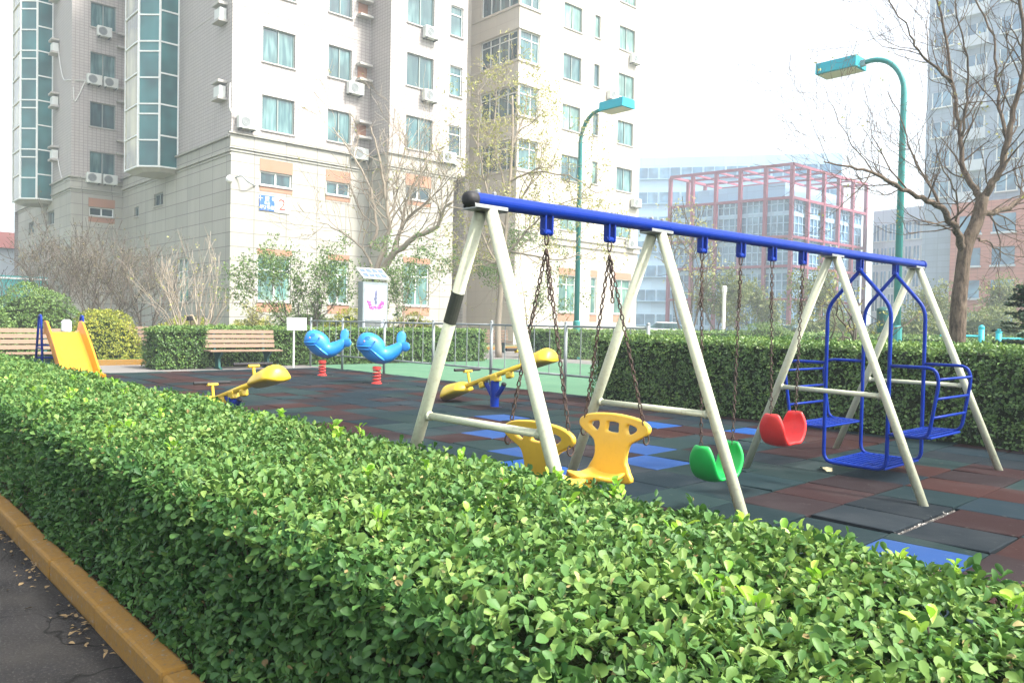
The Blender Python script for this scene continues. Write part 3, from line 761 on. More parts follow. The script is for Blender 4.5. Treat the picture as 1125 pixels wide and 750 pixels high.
# ================================================================== seesaws
def seesaw(name, label, c, ztop, half, tilt):
    t = thing(name, label, 'seesaw', (c[0], c[1], 0), 0, 'yellow seesaws on the rubber floor')
    m = MB(); m.lathe((0, 0, 0), [(.11, 0), (.11, .012), (.062, .014), (.062, ztop-.05), (.055, ztop-.04)], 16); m.build('post', 'blue_paint', t, smooth=False)
    for s_ in (-1, 1):
        m = MB(); m.tube([(s_*.05, 0, ztop*.42), (s_*.17, 0, ztop*.72), (s_*.185, 0, ztop*.79)], [.038, .034, .034], 12); m.build('stop_arm', 'blue_paint', t)
        m = MB(); m.tube([(s_*.183, 0, ztop*.782), (s_*.196, 0, ztop*.84)], .036, 12); m.build('rubber_stop', 'black_rubber', t)
    Rt = Matrix.Translation((0, 0, ztop+.03)) @ Matrix.Rotation(-tilt, 4, 'Y')
    def bl(mb, n, mat, par=t, **k):
        mb.v = [tuple(Rt @ Vector(p)) for p in mb.v]; return mb.build(n, mat, par, **k)
    m = MB(); m.tube([(-half*.72, 0, 0), (half*.72, 0, 0)], .036, 14); bl(m, 'beam', 'lemon_plastic', smooth=True)
    m = MB(); m.obox((0, 0, -.045), (.07, 0, 0), (0, .05, 0), (0, 0, .05)); bl(m, 'pivot', 'lemon_plastic', bevel=.012)
    for s_ in (-1, 1):
        m = MB(); m.obox((s_*.30, 0, -.065), (.05, 0, 0), (0, .045, 0), (0, 0, .045)); bl(m, 'bumper', 'lemon_plastic', bevel=.02)
        # moulded seat shell, deep hood with a rim
        rings = []
        for i in range(13):
            u = i/12; x = s_*lerp(half*.55, half*1.03, u)
            env = min(1, (u/.16)**.5)*max(0, 1-max(0, (u-.7)/.3)**3*.55)
            w = .03+.14*env; hh = .02+.165*env*(.6+.4*u)
            z0 = -.035-.02*u
            rings.append([Vector((x, w*cos(a_)*(1.12 if sin(a_) < .15 else 1), z0+(hh*sin(a_) if sin(a_) > 0 else .05*sin(a_)))) for a_ in [2*pi*j/16 for j in range(16)]])
        m = MB(); m.loft(rings); bl(m, 'seat', 'lemon_plastic', smooth=True, sub=1)
        m = MB(); m.tube([(s_*half*.50, 0, .02), (s_*half*.50, 0, .20)], .020, 10); m.obox((s_*half*.5, 0, .20), (.03, 0, 0), (0, .07, 0), (0, 0, .014)); hnd = bl(m, 'handle', 'lemon_plastic', bevel=.004)
        m = MB(); m.tube([(s_*half*.50, -.24, .225), (s_*half*.50, .24, .225)], .021, 10); bl(m, 'grip', 'black_rubber', hnd)
    return t
seesaw('seesaw', 'yellow seesaw in the middle behind the foreground hedge, left of the swing frame', (-9.5, 4.0), .25, 1.28, R(14))
seesaw('seesaw', 'yellow seesaw on a blue post with two arms, seen through the first swing legs', (-8.25, 7.25), .43, 1.16, R(17))

# ================================================================== whale spring riders
def whale(label, c, head):
    t = thing('whale_spring_rider', label, 'spring rider', (c[0], c[1], 0), head, 'blue whale riders on red springs')
    K = .00316*1.02; hz = .34
    sp = [(385, 478, 6, 8), (391, 474, 34, 34), (412, 466, 60, 55), (442, 466, 72, 62), (475, 488, 77, 66), (505, 520, 71, 60), (535, 540, 60, 56), (568, 534, 50, 48), (600, 515, 42, 38), (628, 495, 34, 30), (648, 478, 28, 26), (658, 470, 14, 14)]
    P = [Vector(((505-x)*K, 0, hz+(603-y)*K)) for x, y, _, _ in sp]      # nose towards +x
    rings = []
    for i, (x, y, rh, rw) in enumerate(sp):
        tg = (P[min(i+1, len(P)-1)]-P[max(i-1, 0)]).normalized(); n = Vector((-tg.z, 0, tg.x))
        if n.z < 0: n = -n
        if i < 3: n = Vector((0, 0, 1))
        rings.append([P[i]+n*rh*K*cos(a_)+Vector((0, 1, 0))*rw*K*sin(a_)*.95 for a_ in [2*pi*j/14 for j in range(14)]])
    body = MB().loft(rings).build('body', 'whale_blue', t, smooth=True, sub=2)
    for dz in (0, -.055):             # lips: two ledges
        rg = []
        for i in range(15):
            a_ = lerp(-1.5, 1.5, i/14); rx, ry = (.275 if dz == 0 else .245), .225
            cx = .085; p = Vector((cx+rx*cos(a_), ry*sin(a_), hz+.375+dz)); w = .040*(cos(a_*.95))**.4+.002
            o = Vector((cos(a_), sin(a_), 0))
            rg.append([p+o*w*cos(b_)+Vector((0, 0, .016))*sin(b_) for b_ in [2*pi*j/8 for j in range(8)]])
        MB().loft(rg).build('lip', 'whale_blue', t, smooth=True, sub=1)
    for s_ in (-1, 1):
        # side fin doubling as foot rest
        rg = []
        for i in range(9):
            u = i/8; x = lerp(.17, -.13, u); z = hz+lerp(.35, .135, u**.85); w = .085*math.sin(pi*min(.97, u*.8+.12))**.7+.004
            rg.append([Vector((x, s_*(.205+.05*sin(pi*u)), z))+Vector((.55, 0, .75))*w*cos(b_)+Vector((0, s_*.024, 0))*sin(b_) for b_ in [2*pi*j/8 for j in range(8)]])
        MB().loft(rg).build('fin', 'whale_blue', t, smooth=True, sub=1)
        # tail flukes
        rg = []
        e = Vector((-.43, s_*.03, hz+.40)); tip = Vector((-.50-.02*s_, s_*.20, hz+.60 if s_ > 0 else hz+.44))
        tip = Vector((-.47, s_*.10, hz+.67)) if s_ < 0 else Vector((-.60, s_*.14, hz+.36))
        for i in range(8):
            u = i/7; p = lerp(e, tip, u); w = .045+.055*sin(pi*min(1, u*.75+.1)) if i < 7 else .02
            dd = (tip-e).normalized(); sdv = dd.cross(Vector((0, 1, 0))).normalized()
            rg.append([p+sdv*w*cos(b_)+dd.cross(sdv)*.026*sin(b_) for b_ in [2*pi*j/8 for j in range(8)]])
        MB().loft(rg).build('tail_fluke', 'whale_blue', t, smooth=True, sub=1)
        m = MB(); pts = [Vector((.185+.05*cos(q), s_*(.185), hz+.53+.022*sin(q))) for q in [lerp(.4, 2.7, i/6) for i in range(7)]]
        m.tube(pts, .009, 6); m.build('eyebrow', 'whale_dark', t)
        m = MB(); m.ball((.245, s_*.195, hz+.475), (.016, .010, .02), 10, 8); m.build('eye', 'eye_paint', t, smooth=True)
        m = MB(); m.tube([(.05, s_*.17, hz+.47), (.05, s_*.30, hz+.48)], .013, 8); m.build('handle', 'whale_dark', t)
    m = MB(); m.tube([Vector((.068*cos(a_), .068*sin(a_), .03+.29*i/90)) for i in range(91) for a_ in [2*pi*i/18]], .0135, 7); m.build('spring', 'spring_red', t, smooth=True)
    m = MB(); m.lathe((0, 0, .29), [(.085, 0), (.085, .03), (.06, .05)], 14); m.lathe((0, 0, .012), [(.10, 0), (.10, .015), (.09, .02)], 14); m.build('mount', 'spring_red', t)
    m = MB(); m.tube([Vector((.23*cos(q), .23*sin(q), .014)) for q in [2*pi*i/24 for i in range(24)]], .006, 5, closed=True); m.build('base_ring', 'black_rubber', t)
HW = R(237)
whale('blue whale spring rider nearer the bench and white sign board', (-14.9, 8.2), R(236))
whale('blue whale spring rider nearer the swings, standing forward of its twin', (-12.53, 8.04), R(239))

# ================================================================== slide
def slide():
    c = (-14.8, 3.4); t = thing('slide', 'small orange-yellow plastic slide with blue tube ladder', 'slide', (*c, 0))
    x1, x0 = -13.75, -15.05; yl, yr = 3.06, 3.64
    path = smooth_path([(x0-.12, 0, .90), (x0, 0, .895), (x0+.12, 0, .85), (lerp(x0, x1, .5), 0, .48), (x1-.2, 0, .13), (x1, 0, .07), (x1+.1, 0, .065)], 5)
    fs_, vs_ = [], []
    prof = [(yl-.0, .17), (yl+.005, .19), (yl+.035, .19), (yl+.04, .17), (yl+.06, .03), (yl+.10, 0), (yr-.10, 0), (yr-.06, .03), (yr-.04, .17), (yr-.035, .19), (yr-.005, .19), (yr, .17), (yr-.01, -.03), (yl+.01, -.03)]
    rings = [[Vector((p.x+z*.25, y, p.z+z)) for y, z in prof] for p in path]
    MB().loft(rings).build('chute', 'slide_plastic', t, world=True, bevel=.006)
    lad = MB()
    for y in (yl-.03, yr+.03):
        m = MB(); m.tube(fillet([(x0-.60, y, 0), (x0-.24, y, 1.18), (x0-.10, y, 1.18), (x0+.08, y, 0)], .06), .019, 10)
        m.build('hoop', 'blue_paint', t, world=True, smooth=True)
    for z in (.22, .44, .66):
        xx = lerp(x0-.60, x0-.24, z/1.18); m = MB(); m.tube([(xx, yl-.03, z), (xx, yr+.03, z)], .016, 8)
        m.build('rung', 'blue_paint', t, world=True)
    for z in (.3, .62):
        for y in (yl-.03, yr+.03):
          m = MB(); m.tube([(lerp(x0-.60, x0-.24, z/1.18), y, z), (lerp(x0+.08, x0-.10, z/1.18), y, z)], .013, 8)
          m.build('brace', 'blue_paint', t, world=True)
    m = MB(); m.box((x0-.26, yl, .86), (x0-.10, yr, .885)); m.build('platform', 'slide_plastic', t, world=True, bevel=.006)
slide()

# ================================================================== benches
def bench_proto(label, L=1.55):
    t = thing('park_bench', label, 'bench', (0, 0, 0), 0, 'slatted wooden park benches with green legs')
    for i, (x, z, w) in enumerate(((.20, .43, .055), (.08, .44, .055), (-.04, .435, .055), (-.15, .43, .05))):
        m = MB(); m.box((x-w, -L/2, z-.016), (x+w*.98, L/2, z+.016)); m.build('seat_slat', 'bench_wood', t, bevel=.005)
    for i in range(4):
        z = .54+i*.11; x = -.215-.022*i
        m = MB(); m.obox((x, 0, z), (.006, 0, .0), (0, L/2, 0), (-.008, 0, .042)); m.build('back_slat', 'bench_wood', t, bevel=.004)
    for s_ in (-1, 1):
        y = s_*(L/2-.28); m = MB()
        prof = [(-.20, 0), (.20, 0), (.20, .03), (.10, .06), (.07, .25), (.22, .38), (.25, .41), (-.235, .41), (-.31, .90), (-.275, .90), (-.19, .41), (-.10, .25), (-.10, .06), (-.20, .03)]
        v, f = plate([prof], .05, .003)
        m.add([(p[0]-.02, y+p[2], p[1]) for p in v], f); m.build('leg', 'bench_green', t)
        m = MB()
        for i in range(4): m.box((-.235-.022*i, y-.03, .515+i*.11), (-.222-.022*i, y+.03, .565+i*.11))
        m.build('bracket', 'white_paint', t)
    return t
bp = bench_proto('wooden bench with white slat brackets facing the playground between two hedges', 1.75)
bp.location = (-17.85, 7.75, 0)
for loc, rz, lab in (((-17.6, 3.05, 0), 0, 'wooden bench at the left edge of the photo behind the slide'),
                     ((-22.6, 7.25, 0), R(0), 'wooden bench partly hidden behind the clipped hedge block left of the playground'),
                     ((-23.8, 20.6, 0), R(-20), 'distant wooden bench beyond the grey railing and green court')):
    o = copy_tree(bp); o.location = loc; o.rotation_euler.z = rz; o['label'] = lab

# ================================================================== railing
def railing():
    t = thing('railing', 'grey steel railing along the edge of the green court', 'fence', (-12, 9.68, 0))
    X = [-18.2, -16.62, -14.8, -12.97, -11.14, -9.2, -7.45]; Y = 9.68
    for x in X:
        m = MB(); m.tube([(x, Y, 0), (x, Y, 1.215)], .030, 12); m.ball((x, Y, 1.22), .033, 10, 6); m.build('post', 'rail_grey', t, world=True, smooth=True)
    for a_, b_ in zip(X, X[1:]):
        m = MB(); m.tube([(a_+.03, Y, 1.165), (b_-.03, Y, 1.165)], .019, 10); m.build('top_rail', 'rail_grey', t, world=True, smooth=True)
        m = MB(); m.tube([(a_+.03, Y, .33), (b_-.03, Y, .33)], .019, 10); m.build('bottom_rail', 'rail_grey', t, world=True, smooth=True)
        n = 4
        for i in range(1, n+1):
            x = lerp(a_, b_, i/(n+1)); m = MB(); m.tube([(x, Y, .33), (x, Y, 1.165)], .009, 8); m.build('baluster', 'rail_grey', t, world=True)
railing()

# ================================================================== hedges round the playground
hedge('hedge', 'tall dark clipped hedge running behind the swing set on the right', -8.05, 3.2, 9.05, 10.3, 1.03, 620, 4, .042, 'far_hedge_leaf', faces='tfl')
hedge('hedge', 'short clipped hedge block between the two benches left of the playground', -19.0, -18.0, 5.85, 7.0, .95, 480, 4, .055, faces='tfr')
hedge('hedge', 'clipped hedge directly behind the whale riders and railing', -19.7, -18.5, 7.02, 15.9, .98, 340, 4, .055, faces='tfrb')
hedge('hedge', 'clipped hedge beyond the green court left of the lamp post', -19.6, -18.4, 18.6, 27, 1.0, 300, 4, .06, faces='tfr')
hedge('hedge', 'low flat green hedge behind the tall one on the right', -9, 6, 12.2, 14.5, 1.0, 240, 3, .06, 'hedge_leaf', faces='tfl')
hedge('hedge', 'far hedge row in front of the glass office block', -21, 10, 28.0, 30, 1.0, 90, 3, .1, 'far_hedge_leaf', faces='tfl')
hedge('hedge', 'clipped hedge strip behind the slide and left bench', -21.5, -20.3, .8, 4.9, .78, 300, 4, .055, faces='tfr')
bush('shrub', 'big smooth dark green domed shrub behind the left bench', (-23.6, 4.55, 0), (1.35, 1.35), 1.95, 3200, 4, .05, 'dome_leaf', 'domed green shrubs')
bush('shrub', 'second domed green shrub cut off by the left edge of the photo', (-22.6, 2.9, 0), (1.2, 1.2), 1.65, 2600, 4, .05, 'dome_leaf', 'domed green shrubs')
bush('shrub', 'rounded yellow-green shrub on the grass right of the slide', (-22.7, 6.0, 0), (.95, .95), 1.35, 2200, 4, .055, 'gold_leaf')
bush('shrub', 'yellow-green shrub behind the staked bare tree, left part', (-25.6, 9.3, 0), (1.1, 1.2), 1.2, 1600, 4, .06, 'gold_leaf')
bush('shrub', 'yellow-green shrub below the building corner beside the staked tree', (-25.6, 11.4, 0), (1.0, 1.2), 1.15, 1500, 4, .06, 'gold_leaf')
bush('shrub', 'small yellow-green shrub left of the billboard', (-22.0, 13.0, 0), (.9, .9), 1.55, 1300, 4, .055, 'gold_leaf')
bush('shrub', 'low yellow-green shrub right of the billboard by the building foot', (-24.0, 17.0, 0), (1.2, 1.2), 1.5, 1300, 4, .06, 'gold_leaf')
bush('shrub', 'low olive shrub under the leafy tree behind the white sign', (-24.0, 12.6, 0), (1.6, 1.5), 1.6, 1700, 4, .06, 'tree_leaf', lump=.2)
q = D(842, 360, 30); bush('shrub', 'round light green shrub in front of the glass office block', (q.x, q.y, 0), (1.3, 1.3), 1.45, 1100, 4, .07, 'tree_leaf')
for px, py, d, r, h, lab in ((1085, 345, 34, 2.6, 2.1, 'light green shrub clump far right beyond the bare tree'), (1000, 345, 33, 2.2, 1.9, 'green shrub clump between the lamp post and the bare tree'), (905, 350, 40, 2.6, 1.9, 'green shrub clump beyond the end of the swing frame')):
    q = D(px, py, d); bush('shrub', lab, (q.x, q.y, 0), (r, r*.8), h, 1300, 4, .10, 'far_leaf', None, .16)
gb = MB(); gb.box((-29, 4.9, -.1), (-20.2, 9.0, .012)); structure('lawn', gb, 'field')
n = 26000; P = np.stack([rng.uniform(-28, -20.2, n), rng.uniform(5.0, 8.9, n), np.full(n, .012)], 1)
gl = leaves('grass', P, rng.normal(0, .35, (n, 3))+np.array([0, 0, 1]), rng.normal(0, 1, (n, 3)), rng.uniform(.05, .10, n), rng.uniform(0, 1, n), 'grass_leaf')
tag(gl, 'short green grass on the lawn beside the yellow-green shrub', 'grass', None, 'stuff')
ok = MB(); ok.box((-20.3, 4.75, -.1), (-20.18, 9.05, .14)); ok.box((-26, 4.78, -.1), (-20.31, 4.9, .135)); structure('lawn_kerb', ok, 'kerb_paint', bevel=.012)
ok = MB(); ok.box((-26.2, 9.7, -.1), (-26.05, 40, .14)); structure('path_kerb', ok, 'kerb_paint', bevel=.012)

# ================================================================== sign boards, billboard, bin
def info_sign():
    p = PX(333, 403, -17.75); t = thing('notice_board', 'white notice board on a post behind the left whale rider', 'sign', (-17.75, 8.98, 0))
    m = MB(); m.tube([(0, 0, 0), (0, 0, 1.0)], .022, 10); m.build('post', 'white_paint', t)
    m = MB(); m.obox((.025, .06, 1.08), (.012, 0, 0), (0, .26, 0), (-.01, 0, .155)); m.build('board', 'white_paint', t, bevel=.004)
    m = MB()
    for i in range(5):
        m.obox((.040, .06+random.uniform(-.02, .02), 1.17-.045*i), (.0015, 0, 0), (0, .19-.03*random.random(), 0), (0, 0, .005))
    m.build('faded_lines', 'grey_paint', t)
info_sign()
def billboard():
    t = thing('billboard', 'grey solar billboard box with pink flower poster behind the railing', 'billboard', (-18.9, 11.95, 0))
    m = MB(); m.box((-.13, -.40, .75), (.13, .42, 2.28)); m.build('case', 'grey_paint', t, bevel=.012)
    for y in (-.28, .30):
        m = MB(); m.box((-.05, y-.05, 0), (.05, y+.05, .75)); m.build('leg', 'grey_paint', t)
    pm, nt, b = newmat('poster_sky'); v = mapped(nt, 1); f = noise(nt, v, 3, 2)
    nt.links.new(ramp(nt, f, [(.35, (.28, .26, .50)), (.55, (.48, .54, .66)), (.7, (.55, .46, .62))]), b.inputs['Base Color']); b.inputs['Roughness'].default_value = .3
    m = MB(); m.box((.1305, -.35, .95), (.136, .37, 2.2)); ps = m.build('poster', 'poster_sky', t)
    pk = MB(); rnd = random.Random(4)
    paint('poster_pink', (.60, .06, .28), .4, .5, (.7, .3, .45), 30); paint('poster_dark', (.12, .13, .2), .5, .3)
    for i in range(90):
        a_ = rnd.uniform(pi*.95, 2.05*pi); r_ = rnd.uniform(.15, .27); s_ = rnd.uniform(.012, .03)
        cy_, cz = .01+r_*cos(a_)*1.05, 1.72+r_*sin(a_)*.8
        pk.add([(.1375+.0002*i, cy_+s_*cos(q), cz+s_*sin(q)) for q in [2*pi*k/7 for k in range(7)]], [tuple(range(7))])
    pk.build('petals', 'poster_pink', ps)
    fg = MB()
    for cy_, cz, ry, rz_ in ((.02, 2.02, .022, .03), (.02, 1.93, .028, .06), (.01, 1.83, .05, .05), (.02, 1.72, .03, .06)):
        fg.add([(.158+.001*cz, cy_+ry*cos(q), cz+rz_*sin(q)) for q in [2*pi*k/12 for k in range(12)]], [tuple(range(12))])
    fg.build('figure', 'poster_dark', ps)
    m = MB(); m.box((.1375, -.33, 1.02), (.142, .2, 1.22)); m.build('caption_strip', 'ac_dark', t)
    m = MB(); m.tube([(0, 0, 2.28), (0, 0, 2.42)], .03, 8); m.build('panel_mount', 'ac_dark', t)
    s = MB(); s.obox((.0, .0, 2.52), (.20, 0, -.15), (0, .42, 0), (.008, 0, .012)); so = s.build('solar_panel', 'frame_white', t)
    paint('solar_cell', (.10, .14, .20), .25, .1)
    k = MB()
    for i in range(2):
        for j in range(4):
            u = (i-.5)*.9; w = (j-1.5)*.2
            k.obox((.0+.20*u+.011, w, 2.52-.15*u+.016), (.075, 0, -.056), (0, .088, 0), (.001, 0, .0015))
    k.build('cells', 'solar_cell', so)
billboard()
q = D(970, 348, 18)
t = thing('litter_bin', 'small dark green bin on a post behind the blue swing', 'bin', (q.x, q.y, 0))
m = MB(); m.tube([(0, 0, 0), (0, 0, 1.25)], .03, 8); m.build('post', 'teal_paint', t)
m = MB(); m.lathe((0, 0, 1.15), [(.10, 0), (.125, .02), (.14, .5), (.15, .51), (.13, .56), (.03, .6)], 16); m.build('drum', 'bench_green', t)

# ================================================================== lamp posts
def lamp(label, x, y, h, sgn, L):
    t = thing('street_lamp', label, 'street lamp', (x, y, 0), 0, 'teal park lamps')
    r = .085
    m = MB(); pts = [(0, 0, 0), (0, 0, h-1.1)]
    arc = [(sgn*(.85-.85*cos(a_)), 0, h-1.1+1.0*sin(a_)) for a_ in [pi/2*i/10 for i in range(1, 11)]]
    m.tube(pts+arc+[(sgn*1.15, 0, h-.12)], [r*1.15, r*.85]+[r*.75]*11, 12); m.build('pole', 'teal_paint', t, smooth=True)
    m = MB(); m.lathe((0, 0, 0), [(.16, 0), (.16, .05), (.13, .08), (.13, 1.3), (.11, 1.34)], 12); m.build('base_sleeve', 'teal_paint', t)
    m = MB(); x0, x1 = sgn*1.1, sgn*(1.1+L); a_, b_ = min(x0, x1), max(x0, x1)
    rings = [[Vector((a_, -w, z)), Vector((b_, -w, z)), Vector((b_, w, z)), Vector((a_, w, z))] for w, z in ((.33, h-.24), (.31, h+.05))]
    m.loft(rings); hd = m.build('lamp_head', 'lamp_cyan', t, bevel=.008)
    m = MB(); m.box((a_+.06, -.27, h-.265), (b_-.06, .27, h-.242)); m.build('lens', 'lamp_lens', hd)
    m = MB(); m.box((min(x0-sgn*.12, x0), -.07, h-.2), (max(x0-sgn*.12, x0), .07, h-.05)); m.build('clamp', 'steel', t)
lamp('teal lamp post with a cyan box head in front of the pale apartment block', -18.6, 20.1, 8.6, 1, 1.02)
lamp('teal lamp post with a cyan box head left of the big bare tree', -8.0, 20.6, 8.32, -1, 1.1)

# ================================================================== apartment buildings
class Face:
    def __init__(s, axis, plane, sgn): s.axis, s.plane, s.sgn = axis, plane, sgn
    def P(s, a, z, o=0):
        return Vector((s.plane+s.sgn*o, a, z)) if s.axis == 'X' else Vector((a, s.plane+s.sgn*o, z))
    def box(s, mb, a0, a1, z0, z1, o0, o1):
        p, q = s.P(a0, z0, o0), s.P(a1, z1, o1)
        return mb.box((min(p.x, q.x), min(p.y, q.y), min(p.z, q.z)), (max(p.x, q.x), max(p.y, q.y), max(p.z, q.z)))
    def wall(s, mb, a0, a1, z0, z1, holes, depth=.14):
        A = sorted({a0, a1, *[h[i] for h in holes for i in (0, 1) if a0 < h[i] < a1]})
        Z = sorted({z0, z1, *[h[i] for h in holes for i in (2, 3) if z0 < h[i] < z1]})
        for i in range(len(A)-1):
            for j in range(len(Z)-1):
                ca, cz = (A[i]+A[i+1])/2, (Z[j]+Z[j+1])/2
                if any(h[0] < ca < h[1] and h[2] < cz < h[3] for h in holes): continue
                mb.add([s.P(A[i], Z[j]), s.P(A[i+1], Z[j]), s.P(A[i+1], Z[j+1]), s.P(A[i], Z[j+1])], [(0, 1, 2, 3)])
        for h in holes:
            c = [(h[0], h[2]), (h[1], h[2]), (h[1], h[3]), (h[0], h[3])]
            for k in range(4):
                p, q_ = c[k], c[(k+1) % 4]
                mb.add([s.P(*p), s.P(*q_), s.P(*q_, -depth), s.P(*p, -depth)], [(0, 1, 2, 3)])
    def window(s, par, h, mats=('frame_white', 'window_glass'), mull=(.5,), trans=(), fw=.05, depth=.14):
        a0, a1, z0, z1 = h; m = MB()
        s.box(m, a0, a1, z0, z0+fw, -depth, -depth+.06); s.box(m, a0, a1, z1-fw, z1, -depth, -depth+.06)
        s.box(m, a0, a0+fw, z0+fw, z1-fw, -depth, -depth+.06); s.box(m, a1-fw, a1, z0+fw, z1-fw, -depth, -depth+.06)
        for u in mull:
            c = lerp(a0, a1, u); s.box(m, c-fw*.6, c+fw*.6, z0+fw, z1-fw, -depth, -depth+.057)
        for u in trans:
            c = lerp(z0, z1, u); s.box(m, a0+fw, a1-fw, c-fw*.5, c+fw*.5, -depth, -depth+.054)
        w = m.build('window', mats[0], par, world=True)
        g = MB(); s.box(g, a0+.01, a1-.01, z0+.01, z1-.01, -depth-.02, -depth+.012); g.build('pane', mats[1], w, world=True)
        g = MB(); s.box(g, a0-.05, a1+.05, z0-.06, z0-.002, -.02, .07); g.build('sill', 'concrete', w, world=True)
        return w
    def ac(s, par, a, z, w=.82, flip=1):
        m = MB(); s.box(m, a, a+w, z, z+.56, .05, .36); u = m.build('air_conditioner', 'ac_white', par, world=True, bevel=.02)
        c = s.P(a+w*.36, z+.28, .362); g = MB()
        e1 = s.P(a+1, z)-s.P(a, z); e2 = Vector((0, 0, 1)); n = s.P(0, 0, 1)-s.P(0, 0, 0)
        g.add([c+n*.0015+e1*.20*cos(q)+e2*.20*sin(q) for q in [2*pi*i/20 for i in range(20)]], [tuple(range(20))])
        for r_ in (.22, .15, .08): g.tube([c+e1*r_*cos(q)+e2*r_*sin(q) for q in [2*pi*i/16 for i in range(16)]], .014, 4, closed=True)
        g.add([c+n*.001+e1*.05*cos(q)+e2*.05*sin(q) for q in [2*pi*i/10 for i in range(10)]], [tuple(range(10))])
        g.build('fan_grille', 'fan_grey', u, world=True)
        b_ = MB(); s.box(b_, a+.08, a+.13, z-.05, z-.002, 0, .42); s.box(b_, a+w-.13, a+w-.08, z-.05, z-.002, 0, .42); b_.build('bracket', 'ac_dark', u, world=True)
    def ledge(s, par, a, z, w=.75, unit=False):
        m = MB(); s.box(m, a, a+w, z+.62, z+.74, 0, .42); m.build('air_conditioner_hood', 'concrete', par, world=True, bevel=.015)
        m = MB(); s.box(m, a, a+w, z-.12, z, 0, .42); o = m.build('air_conditioner_ledge', 'concrete', par, world=True, bevel=.015)
        b_ = MB()
        if unit: s.box(b_, a+.08, a+w-.08, z+.002, z+.5, .03, .33); b_.build('air_conditioner', 'ac_white', o, world=True, bevel=.015)
        else: s.box(b_, a+.1, a+w-.1, z+.002, z+.618, -.01, .02); b_.build('recess_grille', 'spandrel', o, world=True)

